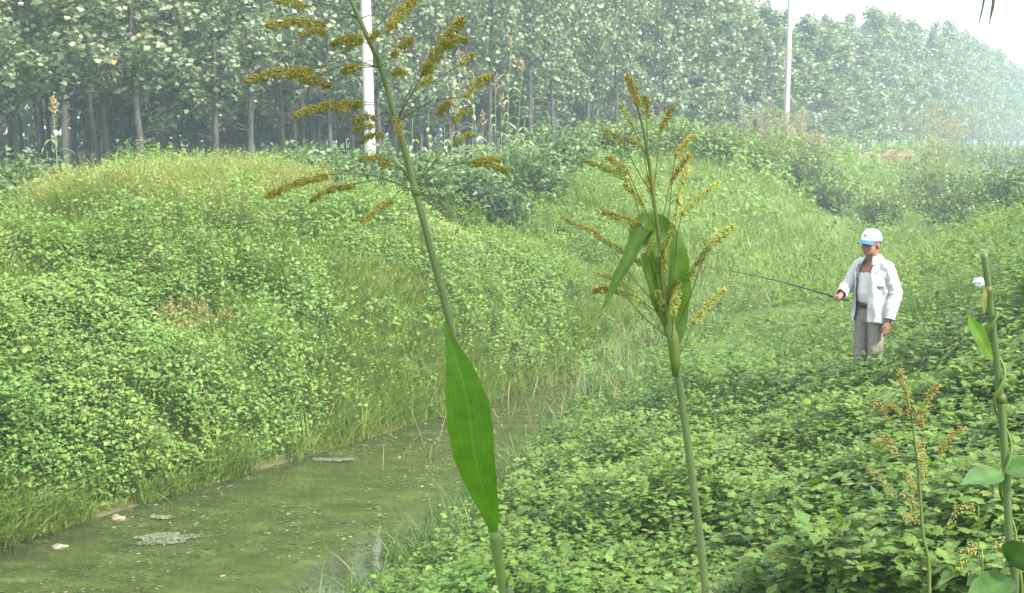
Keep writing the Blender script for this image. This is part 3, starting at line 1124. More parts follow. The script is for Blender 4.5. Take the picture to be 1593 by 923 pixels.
mb = MB()
mb.tube([loc(PA(786, 935)), loc(PA(784, 923)), loc(PA(777, 880)), loc(PA(770, 838, -.003)), loc(PA(768.5, 826, -.006))], [.0076, .0085, .0088, .0094, .0086], 12, (1.1, 1.25, .8))
mb.build('leaf_sheath', M['stem'], rootA, smooth=True)
zA = lambda q: (380 + .379 * q[0], .379 * q[1])
NODE1, NODE2, NODE3, NODE4 = (646, 297), (617, 190), (592, 105), (560, 30)
SP_A = [  # node, (base -> tip) in the photograph, thickness px
    (NODE4, (330, 95), (95, 100), 15), (NODE4, (345, 130), (228, 138), 10), (NODE4, (245, 25), (135, 0), 13),
    (NODE3, (490, 150), (358, 178), 12), (NODE3, (480, 170), (405, 212), 9), (NODE3, (285, 285), (8, 328), 14),
    (NODE3, (270, 320), (180, 310), 10), (NODE3, (355, 352), (235, 325), 13), (NODE2, (485, 420), (205, 465), 15),
    (NODE2, (480, 432), (400, 455), 10), (NODE2, (540, 482), (445, 492), 12), (NODE2, (525, 515), (450, 535), 13),
    (NODE2, (575, 552), (478, 578), 10), (NODE1, (595, 662), (478, 652), 8), (NODE1, (590, 672), (565, 694), 7),
    (NODE1, (345, 718), (92, 802), 12), (NODE1, (452, 755), (270, 820), 11), (NODE1, (605, 822), (495, 905), 10),
    (NODE4, (600, 105), (700, -10), 20), (NODE3, (605, 228), (690, 160), 16), (NODE3, (604, 305), (655, 298), 13),
    (NODE2, (735, 300), (895, 72), 22), (NODE2, (728, 355), (765, 325), 10), (NODE2, (905, 395), (1002, 312), 14),
    (NODE1, (858, 503), (925, 450), 9), (NODE1, (875, 580), (940, 548), 8), (NODE1, (925, 668), (1075, 700), 11),
    (NODE1, (940, 660), (1045, 655), 9), (NODE2, (618, 480), (640, 552), 14), (NODE2, (830, 195), (915, 160), 12),
    (NODE2, (890, 262), (945, 222), 10), (NODE3, (470, 282), (405, 290), 13), (NODE3, (520, 165), (548, 130), 10),
    (NODE3, (590, 130), (600, 95), 8), (NODE2, (800, 470), (840, 420), 10)]
for nd, b_, t_, th in SP_A:
    d0, d1 = random.uniform(-.06, .08), random.uniform(-.12, .14)
    nb, b2, t2 = nd, zA(b_), zA(t_)
    p0 = loc(PA(*nb))
    p1 = loc(PA(*b2, d0))
    p2 = loc(PA(*t2, d1))
    mid_ = (p0 + p1) / 2 + Vector((0, 0, .012))
    sag = (p1 + p2) / 2 + Vector((0, 0, .006))
    L_ = (Vector(t2) - Vector(b2)).length
    rusty = random.random()
    spike(rootA, [p0, mid_], [p1, sag, p2], th * .86 / FPX * YA, int(70 + L_ * th * .48),
          (.20, .18, .025), (.42, .36 + .06 * (1 - rusty), .065), .0056, .45)

# ---- second plant ---------------------------------------------------
YB = 1.9
PB = lambda px, py, dy=0.0: P(px, py, YB + dy)
footp = PB(1106, 1010)
foot = Vector((footp.x + .03, YB + .02, float(ground(footp.x + .03, YB)) - .03))
rootB = empty('sorghum_plant', foot, 'upright seed grass with green yellow spikes and a folded leaf behind', 'plant', 'tall seed grasses in the foreground')
loc = local(rootB)
stB = [foot] + [PB(*q) for q in [(1106, 1010), (1098, 923), (1088, 830), (1074, 720), (1060, 620), (1051, 560)]]
mb = MB()
cur = [loc(q) for q in bez(stB, 40)]
mb.tube(cur, np.linspace(.0080, .0064, len(cur)), 12, (1.25, 1.2, 1.25))
zB = lambda q: (800 + .542 * q[0], 80 + .542 * q[1])
ax = [(465, 890), (452, 830), (438, 760), (424, 640), (414, 520), (398, 410), (384, 300), (370, 225), (355, 165), (338, 90)]
axp = [loc(PB(*zB(q))) for q in ax]
mb.tube(bez(axp, 36), np.linspace(.0055, .0014, len(bez(axp, 36))), 8, (1.0, .85, .4))
mb.build('stem', M['stem'], rootB, smooth=True)
# sheath and flag leaf: up behind the panicle, folding over to the left
mb = MB()
mb.tube([loc(PB(1052, 585)), loc(PB(1050, 560)), loc(PB(1047, 530)), loc(PB(1043, 505))], [.0072, .0092, .0105, .0085], 12, (1.2, 1.2, .6))
mb.build('leaf_sheath', M['stem'], rootB, smooth=True)
lf = [(1050, 540, .02), (1049, 500, .02), (1044, 460, .015), (1038, 420, .012), (1029, 385, .012), (1014, 360, .02), (1000, 352, .015), (990, 372, .0),
      (978, 402, -.01), (962, 430, -.015), (950, 455, -.02), (936, 484, -.02)]
wl_ = [14, 46, 70, 78, 76, 64, 44, 28, 24, 20, 11, 1]
pts = bez([loc(PB(*q)) for q in lf], 44)
nr = [Vector((.25, -1, .1))] * 20 + [Vector((-.5, -.8, .5))] * (len(pts) - 20)
mb = MB()
strip_leaf(mb, pts, np.interp(np.linspace(0, 11, len(pts)), range(12), wl_) / FPX * YB, np.array([tuple(q) for q in nr]), (.075, .16, .02), .14, 3)
mb.build('leaf', M['crop'], rootB, smooth=True)
SP_B = [((355, 165), (358, 158), (325, 72), 15, 1), ((384, 300), (380, 185), (374, 132), 10, 1), ((384, 300), (338, 212), (300, 152), 7, 0),
        ((398, 410), (420, 228), (458, 158), 9, 1), ((398, 410), (312, 262), (258, 228), 8, 0), ((398, 410), (368, 278), (328, 250), 8, 1),
        ((438, 760), (330, 372), (198, 310), 9, 0), ((414, 520), (325, 345), (268, 305), 11, 1), ((424, 640), (372, 445), (318, 382), 8, 0),
        ((424, 640), (462, 302), (512, 242), 9, 1), ((414, 520), (448, 378), (502, 298), 9, 1), ((438, 760), (468, 432), (497, 335), 10, 0),
        ((438, 760), (480, 470), (582, 378), 10, 0), ((438, 760), (455, 500), (478, 430), 9, 0), ((452, 830), (365, 612), (245, 535), 10, 0),
        ((438, 760), (258, 540), (152, 484), 9, 1), ((424, 640), (362, 500), (258, 464), 9, 1), ((452, 830), (498, 658), (560, 560), 11, 0),
        ((452, 830), (555, 565), (628, 502), 13, 0), ((452, 830), (372, 722), (300, 690), 10, 0), ((452, 830), (305, 690), (230, 686), 10, 1),
        ((438, 760), (330, 680), (240, 636), 8, 0), ((465, 890), (512, 782), (602, 684), 12, 0), ((398, 410), (396, 408), (386, 358), 14, 1),
        ((438, 760), (428, 700), (424, 552), 12, 0), ((452, 830), (456, 760), (472, 655), 13, 0), ((452, 830), (440, 800), (410, 690), 12, 0),
        ((465, 890), (460, 860), (432, 740), 12, 0), ((424, 640), (372, 600), (400, 540), 9, 0), ((424, 640), (420, 590), (452, 520), 10, 0)]
for nd, b_, t_, th, br in SP_B:
    d0, d1 = random.uniform(-.05, .05), random.uniform(-.09, .09)
    p0 = loc(PB(*zB(nd)))
    p1 = loc(PB(*zB(b_), d0))
    p2 = loc(PB(*zB(t_), d1))
    L_ = (Vector(t_) - Vector(b_)).length * .542
    ca, cb = ((.24, .22, .03), (.42, .37, .075)) if br else ((.24, .29, .05), (.44, .47, .13))
    spike(rootB, [p0, (p0 + p1) / 2 + Vector((0, 0, -.006))], [p1, (p1 + p2) / 2 + Vector((0, 0, .003)), p2], th * .84 / FPX * YB,
          int(60 + L_ * th * .46), ca, cb, .0060, .1)

# ---- smaller rusty plant at the right --------------------------------
YC = 3.1
PC = lambda px, py, dy=0.0: P(px, py, YC + dy)
fp = PC(1452, 1060)
foot = Vector((fp.x, YC, float(ground(fp.x, YC)) - .03))
rootC = empty('sorghum_plant', foot, 'small thin stemmed seed grass with orange drooping spikes by the cut stalk', 'plant', 'tall seed grasses in the foreground')
loc = local(rootC)
stC = [foot] + [PC(*q) for q in [(1446, 923), (1436, 830), (1430, 750), (1422, 680), (1412, 620), (1400, 575)]]
mb = MB()
cur = [loc(q) for q in bez(stC, 36)]
mb.tube(cur, np.linspace(.0062, .0018, len(cur)), 8, (1.1, 1.1, .8))
mb.build('stem', M['stem'], rootC, smooth=True)
zC = lambda q: (1330 + .3683 * q[0], 560 + .3683 * q[1])
SP_C = [((220, 150), (205, 110), (185, 35), 13), ((240, 270), (238, 240), (215, 130), 12), ((245, 280), (275, 275), (280, 200), 14),
        ((240, 260), (300, 185), (352, 100), 10), ((245, 290), (150, 250), (78, 170), 9), ((245, 290), (195, 225), (140, 185), 8),
        ((255, 400), (190, 395), (72, 340), 12), ((255, 400), (160, 350), (110, 315), 8), ((260, 440), (355, 385), (455, 280), 10),
        ((270, 520), (280, 430), (275, 330), 13), ((275, 560), (300, 510), (285, 410), 10), ((275, 560), (170, 570), (60, 455), 12),
        ((270, 540), (205, 470), (250, 540), 14), ((280, 610), (270, 630), (200, 560), 11), ((280, 640), (270, 680), (200, 650), 10),
        ((260, 430), (70, 455), (25, 440), 7), ((270, 520), (355, 420), (370, 400), 8)]
for nd, b_, t_, th in SP_C:
    d0, d1 = random.uniform(-.05, .05), random.uniform(-.09, .09)
    p0, p1, p2 = loc(PC(*zC(nd))), loc(PC(*zC(b_), d0)), loc(PC(*zC(t_), d1))
    low = t_[1] > 320
    ca, cb = ((.25, .23, .05), (.42, .40, .14)) if low else ((.25, .18, .035), (.40, .30, .075))
    L_ = (Vector(t_) - Vector(b_)).length * .368
    spike(rootC, [p0, (p0 + p1) / 2], [p1, (p1 + p2) / 2 + Vector((0, 0, .01)), p2], th * .85 / FPX * YC, int(30 + L_ * th * .20), ca, cb, .0095, .6)

# ---- cut stalk with a twining bean -----------------------------------
YD = 2.0
PD = lambda px, py, dy=0.0: P(px, py, YD + dy)
fp = PD(1580, 1000)
foot = Vector((fp.x + .02, YD, float(ground(fp.x, YD)) - .03))
rootD = empty('cut_stalk', foot, 'thick green stalk cut off at the top at the right edge', 'stalk')
loc = local(rootD)
stD = [foot] + [PD(*q) for q in [(1578, 960), (1571, 870), (1566, 750), (1558, 640), (1549, 550), (1540, 470), (1531, 394)]]
mb = MB()
cur = [loc(q) for q in bez(stD, 44)]
mb.tube(cur, np.linspace(.0085, .0056, len(cur)), 12, (1.05, 1.1, 1.15))
for q in ((1557, 620), (1536, 452)):
    p = loc(PD(*q))
    mb.tube([p + Vector((.001, 0, -.008)), p, p + Vector((-.001, 0, .008))], [.008, .0096, .008], 12, (1.2, 1.0, .5))
mb.build('stem', M['stem'], rootD, smooth=True)
mb = MB()
strip_leaf(mb, [loc(PD(1545, 560, -.01)), loc(PD(1536, 545, -.03)), loc(PD(1524, 520, -.05)), loc(PD(1512, 505, -.06)), loc(PD(1505, 485, -.07))],
           np.array([6, 20, 26, 18, 1]) / FPX * YD, (.2, -1, .3), (.10, .20, .03), .2)
mb.build('leaf', M['crop'], rootD, smooth=True)
mb = MB()
strip_leaf(mb, [loc(PD(1537, 462, -.008)), loc(PD(1533, 450, -.012)), loc(PD(1530, 470, -.02)), loc(PD(1532, 488, -.018))],
           np.array([5, 12, 12, 2]) / FPX * YD, (.2, -1, .1), (.15, .17, .045), .2)
strip_leaf(mb, [loc(PD(1538, 458, -.008)), loc(PD(1552, 452, -.014)), loc(PD(1570, 448, -.02))], np.array([4, 5, 1]) / FPX * YD, (0, -.6, 1), (.16, .19, .055), .2)
mb.build('dry_leaf', M['straw'], rootD, smooth=True)

rootV = empty('twining_bean', foot + Vector((.02, -.02, .0)), 'green twining vine with heart shaped leaves climbing the cut stalk', 'climbing plant')
locv = local(rootV)
cv = [Vector(q) for q in bez(stD, 160)]
hel = []
for i, q in enumerate(cv[:128]):
    a = i * .24
    hel.append(locv(q + Vector((math.cos(a) * .0125, math.sin(a) * .0125, 0))))
mb = MB()
mb.tube(hel, .0028, 6, (1.4, 1.5, .7))
mb.build('vine_stem', M['stem'], rootV, smooth=True)


def heart_leaf(parent, p, tip, w, nrm, c):
    p, tip = Vector(p), Vector(tip)
    L_ = (tip - p).length
    pts = [p + (tip - p) * t + Vector((0, 0, -.18 * L_ * t * t + .1 * L_ * t)) for t in np.linspace(0, 1, 13)]
    ws = [w * q for q in (.05, .55, .82, .96, 1, .98, .92, .82, .68, .5, .32, .15, .01)]
    mb = MB()
    strip_leaf(mb, pts, ws, nrm, c, .22, 3)
    return mb.build('leaf', M['crop'], parent, smooth=True)


heart_leaf(rootV, locv(PD(1560, 735, -.015)), locv(PD(1493, 748, -.06)), .050, (.1, -.42, .95), (.085, .18, .05))
heart_leaf(rootV, locv(PD(1564, 735, -.015)), locv(PD(1640, 712, -.04)), .056, (-.1, -.42, .95), (.08, .17, .045))
heart_leaf(rootV, locv(PD(1575, 900, -.04)), locv(PD(1500, 928, -.12)), .06, (.0, -.42, .9), (.07, .16, .04))
heart_leaf(rootV, locv(PD(1572, 880, -.03)), locv(PD(1612, 845, -.10)), .07, (-.4, -.8, .2), (.03, .075, .02))

# ---- plant beyond the right edge whose leaf tips hang into view -------
YE = 1.5
PE = lambda px, py, dy=0.0: P(px, py, YE + dy)
fp = PE(1760, 900)
foot = Vector((fp.x, YE, float(ground(fp.x, YE)) - .03))
rootE = empty('sorghum_plant', foot, 'dark narrow leaf tips hanging from above against the white sky', 'plant', 'tall seed grasses in the foreground')
loc = local(rootE)
mb = MB()
cur = bez([foot, PE(1750, 500), PE(1730, 100), PE(1700, -250)], 24)
mb.tube([loc(q) for q in cur], np.linspace(.009, .006, len(cur)), 10, (1, 1, .9))
mb.build('stem', M['stem'], rootE, smooth=True)
for pts_, w_ in (([(1706, -200), (1660, -260), (1600, -215), (1560, -120), (1549, -40), (1545, 5), (1542, 22), (1538, 42)], [8, 14, 16, 12, 9, 7, 5, .5]),
                 ([(1718, -60), (1660, -190), (1580, -180), (1546, -90), (1534, -20), (1528, 15), (1524, 32), (1521, 48)], [7, 12, 12, 9, 6, 4, 2.5, .4])):
    mb = MB()
    pp = bez([loc(PE(*q)) for q in pts_], 28)
    strip_leaf(mb, pp, np.interp(np.linspace(0, 7, len(pp)), range(8), w_) / FPX * YE, (.5, -1, .1), (.05, .08, .03), .3, 2)
    mb.build('leaf', M['crop'], rootE, smooth=True)

# ---- fallen yellow seed heads among the creeper bottom right ----------
for k, (px, py, Y, dxp, lab) in enumerate([(1365, 858, 4.3, 34, 'yellow drooping seed head above the creeper, middle one of five'),
                                           (1318, 884, 4.2, 30, 'yellow seed head lowest to the left among the creeper'),
                                           (1500, 796, 3.6, 45, 'long yellow seed head leaning right, topmost by the cut stalk'),
                                           (1575, 848, 3.0, 50, 'pale yellow seed head crossing the foot of the cut stalk'),
                                           (1510, 864, 3.2, 36, 'faint pale seed head left of the cut stalk foot')]):
    p = P(px, py, Y)
    f = Vector((p.x + .05, Y + .03, float(ground(p.x + .05, Y + .03)) - .02))
    ro = empty('seed_grass', f, lab, 'plant', 'low yellow seed heads')
    loc = local(ro)
    a, b = P(px + dxp * .5, py - 8, Y), P(px - dxp * .55, py + (16 if k != 3 else -2), Y - .05)
    mb = MB()
    st_ = bez([f, (f + a) / 2 + Vector((.02, 0, .05)), a], 10)
    mb.tube([loc(q) for q in st_], np.linspace(.004, .002, len(st_)), 6, (1.2, 1.2, .7))
    mb.build('stem', M['stem'], ro, smooth=True)
    spike(ro, [loc(a)], [loc(a) + Vector((-.01, 0, .004)), loc(P(px - dxp * .1, py - 12, Y)), loc(b)], 13 / FPX * Y, 70, (.26, .23, .05), (.40, .36, .12), .011, .8)


# ------------------------------------------------------------------ background tall plants
def stalk_plant(x, y, h, label, group, plume=(.30, .25, .14), nleaf=9, leafc=(.24, .30, .17), lean=0.0):
    z = float(ground(x, y)) - .05
    ro = empty('tall_stalk', (x, y, z), label, 'plant', group, random.uniform(0, 6.28))
    mb = MB()
    cur = [(lean * t * t * h + .03 * math.sin(4 * t), 0, t * h) for t in np.linspace(0, 1, 9)]
    mb.tube(cur, np.linspace(.014, .005, 9), 6, (1.6, 1.5, 1.2))
    mb.build('stem', M['stem'], ro, smooth=True)
    for k in range(nleaf):
        t = .2 + .68 * k / nleaf
        az = k * 2.7 + random.uniform(-.4, .4)
        L_ = random.uniform(.5, .85) * (1 - .3 * t)
        b0 = np.array((lean * t * t * h, 0, t * h))
        dv = np.array((math.cos(az), math.sin(az), 0))
        pts_ = [b0 + dv * L_ * u_ * .75 + np.array((0, 0, L_ * (.75 * u_ - 1.15 * u_ * u_))) for u_ in np.linspace(0, 1, 7)]
        mb = MB()
        strip_leaf(mb, pts_, np.array([.03, .055, .062, .056, .042, .024, .002]), (dv[0] * -.6, dv[1] * -.6, .8), np.array(leafc) * random.uniform(.75, 1.25), .2, 1)
        mb.build('leaf', M['crop'], ro, smooth=True)
    if 'plume' not in label:
        return ro
    mb = MB()
    tp = np.array((lean * h, 0, h))
    mb.tube([tp + np.array((0, 0, -.12)), tp + np.array((0, 0, .1)), tp + np.array((0, 0, .26))], [.012, .009, .004], 5, plume)
    for k in range(9):
        a_k, z_k = k * 2.4, -.1 + .033 * k
        e_k = tp + np.array((math.cos(a_k) * .09 * (1 - k / 14), math.sin(a_k) * .09 * (1 - k / 14), z_k + .1))
        s_k = tp + np.array((0, 0, z_k))
        mb.tube([s_k, (s_k + e_k) / 2, e_k], [.009, .016, .005], 5, np.asarray(plume) * random.uniform(.8, 1.2))
        m_ = 22
        pos = s_k + (e_k - s_k) * rng.random((m_, 1)) + rng.normal(size=(m_, 3)) * .008
        T, B, N = frames(m_, rng.normal(size=(m_, 3)))
        mb.insts(LV, LT, None, pos, T, B, N, rng.uniform(.018, .04, m_), np.asarray(plume)[None] * rng.uniform(.7, 1.25, (m_, 1)))
    mb.build('seed_head', M['seed'], ro)
    return ro


STK = [(83, 155, 19.5, 'lone stalk with tan plume near the left edge before the trunks'),
       (642, 168, 24, 'pale stalk just right of the thick white pole'),
       (668, 160, 24.5, 'second pale stalk right of the thick white pole'),
       (690, 182, 23.5, 'short stalk in the middle of the pale stalk row'),
       (714, 82, 25, 'tall stalk with a tan plume left in the pale stalk row'),
       (736, 96, 25.5, 'tall stalk close behind the rusty spikes right tip'),
       (768, 118, 26, 'leafy stalk between the plumed stalks of the pale row'),
       (790, 60, 26, 'tallest plumed stalk of the pale stalk row'),
       (806, 96, 25, 'plumed stalk right beside the tallest of the pale row'),
       (832, 140, 26, 'last leafy stalk at the right of the pale row'),
       (655, 196, 23.4, 'low leafy stalk at the foot of the pale stalk row, nearest the pole'),
       (598, 190, 22.6, 'low leafy reed right against the foot of the white pole'),
       (630, 205, 22.2, 'low leafy reed just right of the white pole foot'),
       (702, 150, 24.2, 'bare leafy reed left of the tan plume stalk'),
       (778, 150, 24.6, 'leafy reed before the tallest plumed stalk'),
       (815, 170, 24.2, 'leafy reed before the last stalk of the pale row'),
       (540, 200, 22.0, 'low leafy reed left of the white pole foot'),
       (752, 176, 24, 'low leafy stalk below the tallest plumed stalk'),
       (858, 160, 26.5, 'leafy stalk standing apart at the mound beside the pale row'),
       (1448, 176, 41, 'leafy pale corn stalk far right before the hazy trees'),
       (1462, 170, 42, 'hazy corn stalk right of its leafy twin'),
       (1434, 196, 41, 'shorter hazy corn stalk left in the far right clump'),
       (1556 - 250, 190, 44, 'hazy stalk between the distant pole and the bricks')]
for px, py, Y, lab in STK:
    p = P(px, py, Y)
    g = float(ground(p.x, Y))
    stalk_plant(p.x, Y, max(.8, p.z - g - .15), lab, 'tall stalks at the field edge', nleaf=8 + int(Y > 40) * 4, lean=random.uniform(-.05, .05))


def plume_clump(px, py, Y, w, label, n=34, plume=(.26, .255, .155)):
    p = P(px, py, Y)
    g = float(ground(p.x, Y)) - .03
    h = max(.7, p.z - g)
    ro = empty('plume_grass', (p.x, Y, g), label, 'grass clump', 'reddish plumed grass clumps')
    mb = MB()
    pos = np.stack([rng.normal(size=260) * w * .35, rng.normal(size=260) * w * .35, np.zeros(260)], -1)
    blades(mb, pos, rng.uniform(.5, .95, 260) * h, rng.uniform(.012, .03, 260), rng.uniform(.02, .5, 260), rng.uniform(0, 6.28, 260),
           lerp((.11, .16, .05), (.22, .24, .10), rng.random(260)))
    mb.build('blades', M['grass'], ro)
    mb = MB()
    for k in range(n):
        a, r_ = random.uniform(0, 6.28), random.uniform(0, w * .35)
        le = random.uniform(0, .35)
        hh = h * random.uniform(.75, 1.05)
        b0 = np.array((r_ * math.cos(a), r_ * math.sin(a), 0))
        t0 = b0 + np.array((math.cos(a) * math.sin(le) * hh, math.sin(a) * math.sin(le) * hh, math.cos(le) * hh))
        mb.tube([b0, b0 * .3 + t0 * .7 + np.array((0, 0, .05)), t0], [.006, .005, .003], 3, (.25, .2, .1))
        m_ = 70
        u_ = rng.random(m_)
        pp = t0[None] + np.stack([rng.normal(size=m_) * .05, rng.normal(size=m_) * .05, -u_ * .35 + .08], -1)
        T, B, N = frames(m_, rng.normal(size=(m_, 3)))
        mb.insts(LV, LT, None, pp, T, B, N, rng.uniform(.03, .07, m_), np.asarray(plume)[None] * rng.uniform(.7, 1.25, (m_, 1)))
    mb.build('plumes', M['seed'], ro)


plume_clump(1185, 170, 44, 1.3, 'reddish plumed clump left of the distant pole')
plume_clump(1240, 172, 46, 1.3, 'reddish plumed clump right of the distant pole')
plume_clump(1215, 190, 42, 1.2, 'lower reddish clump at the foot of the distant pole')
plume_clump(1455, 160, 47, 1.4, 'reddish plumed clump above the far right corn stalks')
plume_clump(1258, 205, 43, 1.2, 'rusty plumed clump lowest right of the distant pole')
plume_clump(1480, 188, 46, 1.2, 'rusty plumed clump right of the far corn stalks')


# ------------------------------------------------------------------ weedy shrubs
def shrub(px, py, Y, w, label, ca, cb, n=1500, ls=.085, dep=None, hmin=.7):
    p = P(px, py, Y)
    g = float(ground(p.x, Y)) - .05
    h = max(hmin, p.z - g)
    ro = empty('weedy_shrub', (p.x, Y, g), label, 'shrub', 'weedy shrubs along the banks', random.uniform(0, 6.28))
    mb = MB()
    tips = []
    for k in range(11):
        a = k * 2.4
        r_ = w * .5 * math.sqrt((k + .5) / 11)
        hh = h * random.uniform(.65, 1.0) * (1 - .35 * (r_ / (w * .5)) ** 2)
        tip = np.array((math.cos(a) * r_, math.sin(a) * r_ * .85, hh))
        md = np.array((math.cos(a) * r_ * .4, math.sin(a) * r_ * .4, hh * .55))
        mb.tube([(math.cos(a) * .06, math.sin(a) * .06, 0), md, tip], [.014, .01, .004], 5)
        tips += [tip, md, (tip + md) / 2 + np.array((random.uniform(-.1, .1), random.uniform(-.1, .1), 0))]
    mb.build('stem', M['wood'], ro, smooth=True)
    tips = np.array(tips)
    i = rng.integers(0, len(tips), n)
    dv = rng.normal(size=(n, 3))
    dv /= np.linalg.norm(dv, axis=1)[:, None]
    pos = tips[i] + dv * (.28 * math.sqrt(w) * rng.random(n) ** .5)[:, None] * np.array((1, 1, .8))
    pos[:, 2] = np.maximum(pos[:, 2], .03)
    T, B, N = frames(n, dv * .6 + np.array((0, 0, .5)) + rng.normal(size=(n, 3)) * .5)
    cl = rng.random(len(tips))[i]
    c = lerp(ca, cb, np.clip(.5 * cl + .5 * rng.random(n), 0, 1)) * rng.uniform(.8, 1.2, (n, 1))
    mb = MB()
    mb.insts(LV, LT, None, pos, T, B, N, ls * rng.uniform(.6, 1.3, n), c)
    mb.build('foliage', M['crop'], ro)


DKA, DKB = (.055, .112, .036), (.115, .185, .068)
BLA, BLB = (.068, .130, .048), (.14, .215, .09)
LGA, LGB = (.085, .15, .03), (.16, .215, .06)
for px, py, Y, w, lab, a, b in [
        (588, 226, 20.6, 1.5, 'dark leafy shrub right below the thick white pole', DKA, DKB),
        (655, 240, 20.2, 1.5, 'dark shrub behind the leaning stem in the bank notch', DKA, DKB),
        (715, 232, 21.2, 1.6, 'dark shrub above the bare earth patch', DKA, DKB),
        (765, 262, 20.8, 1.5, 'darkest rounded shrub right of the bare earth patch', DKA, (.06, .10, .045)),
        (825, 215, 23.0, 1.8, 'leafy shrub under the last pale stalks', BLA, BLB),
        (875, 190, 26.0, 2.0, 'bushy shrub where the right mound begins', BLA, BLB),
        (530, 232, 19.8, 1.5, 'bluish shrub between the yellow grass and the white pole', BLA, BLB),
        (470, 222, 21.0, 1.7, 'low bluish shrub behind the yellow grass mound', BLA, BLB),
        (20, 248, 16.2, 1.3, 'bluish broad leaved weed at the left edge', BLA, BLB),
        (75, 250, 16.8, 1.2, 'bluish weed beside the yellow grass at the left', BLA, BLB),
        (-60, 235, 16.6, 1.4, 'bluish weed just past the left edge', BLA, BLB),
        (960, 178, 31.0, 2.2, 'bright bushy growth on the left of the right mound', LGA, LGB),
        (1035, 186, 32.5, 2.4, 'bright bushy growth on top of the right mound', LGA, LGB),
        (1110, 196, 34.0, 2.4, 'bright bushy growth on the right of the right mound', LGA, LGB),
        (1180, 214, 37.0, 2.4, 'yellow green shrub below the distant pole', LGA, LGB),
        (1250, 222, 38.0, 2.4, 'yellow green shrub right under the rusty plumes', LGA, LGB),
        (1300, 262, 37.0, 2.2, 'pale shrub below the brick stacks on the left', LGA, LGB),
        (1375, 272, 38.0, 2.4, 'pale shrub directly below the brick stacks', LGA, LGB),
        (1452, 240, 39.0, 2.2, 'pale shrub below the far right corn stalks', LGA, LGB),
        (1545, 252, 33.0, 2.6, 'dark hazy bush at the far right on the near bank', DKA, DKB),
        (1600, 262, 27.0, 2.6, 'dark bush cut by the right edge of the view', DKA, DKB),
        (1425, 236, 74.0, 5.0, 'distant pale thicket left of the dark heap', LGA, LGB),
        (1500, 232, 78.0, 5.5, 'distant pale thicket right behind the dark heap', LGA, LGB),
        (1562, 228, 84.0, 6.0, 'distant pale thicket before the last hazy trees', LGA, LGB),
        (1625, 224, 90.0, 6.0, 'distant pale thicket at the right border', LGA, LGB),
        (1290, 236, 62.0, 4.0, 'distant pale thicket left of the marker post', LGA, LGB),
        (1500, 282, 30.0, 2.2, 'dim green bush left of the far right bushes', DKA, LGB)]:
    shrub(px, py, Y, w, lab, a, b, int(1500 + 500 * (w > 1.7) + 1200 * (w > 3)), .105 if Y < 26 else .13 if Y < 60 else .26)

# ------------------------------------------------------------------ brick stacks, post, heap, litter
for px, py, Y, L_, H_, lab in [(1352, 241, 58, 1.3, .42, 'left low stack of orange bricks before the hazy wood'),
                               (1396, 237, 60, 1.9, .46, 'right longer stack of orange bricks before the hazy wood')]:
    p = P(px, py, Y)
    g = float(ground(p.x, Y))
    ro = empty('brick_stack', (p.x, Y, p.z - H_ * .5), lab, 'brick stack', 'orange brick stacks')
    # a low earth plinth lifts it to the field track
    mb = MB()
    bl, bh_, bd = .24, .06, .115
    for r_ in range(5):
        k = int(L_ / (bl + .012)) - (r_ // 2)
        for i in range(k):
            for j in range(3):
                x0 = (i - k / 2) * (bl + .012) + (.06 if r_ % 2 else 0) + random.uniform(-.01, .01)
                y0, z0 = (j - 1) * (bd + .01), r_ * (bh_ + .008)
                v = [(x0 + a * bl, y0 + b * bd, z0 + c * bh_) for a in (0, 1) for b in (0, 1) for c in (0, 1)]
                mb.add(v, None, [(0, 1, 3, 2), (4, 6, 7, 5), (0, 4, 5, 1), (2, 3, 7, 6), (0, 2, 6, 4), (1, 5, 7, 3)])
    mb.build('bricks', M['brick'], ro)
    mb = MB()
    zb = g - (p.z - H_ * .5)
    v = [(a * (L_ * .6 + .25 * (1 - c)), b * (.35 + .3 * (1 - c)), zb - .05 if not c else -.004) for a in (-1, 1) for b in (-1, 1) for c in (0, 1)]
    mb.add(v, None, [(0, 1, 3, 2), (4, 6, 7, 5), (0, 4, 5, 1), (2, 3, 7, 6), (0, 2, 6, 4), (1, 5, 7, 3)])
    mb.build('earth_base', M['wood'], ro)
p = P(1338, 225, 55)
g = float(ground(p.x, 55)) - .1
mb = MB()
mb.tube([(0, 0, 0), (0, 0, (p.z - g) * .5), (.01, 0, p.z - g)], [.05, .048, .045], 10)
o = mb.build('marker_post', M['concrete'], smooth=True)
o.location = (p.x, 55, g)
tag(o, 'thin pale post at the left end of the brick stacks', 'post')
p = P(1516, 238, 95)
g = float(ground(p.x, 95)) - .1
M['dark'] = solid_mat('dark_earth', (.035, .035, .04), (.08, .08, .085), 6, .9, .5)
mb = MB()
blob(mb, (0, 0, 0), (1.0, .6, .75), 9, 3, .35)
o = mb.build('earth_heap', M['dark'], smooth=True)
o.location = (p.x, 95, g)
tag(o, 'small dark heap far right before the hazy wood', 'heap')

M['plastic'] = solid_mat('white_plastic', (.70, .70, .68), (.8, .8, .8), 30, .5, .3)
p = P(1521, 438, 7.2)
g = float(ground(p.x, 7.2))
mb = MB()
blob(mb, (0, 0, 0), (.032, .03, .022), 4, 3, 1.3)
blob(mb, (.016, -.01, -.01), (.022, .022, .02), 8, 3, 1.3)
o = mb.build('plastic_scrap', M['plastic'])
o.location = p
tag(o, 'small crumpled white scrap lying in the weeds left of the cut stalk', 'litter')

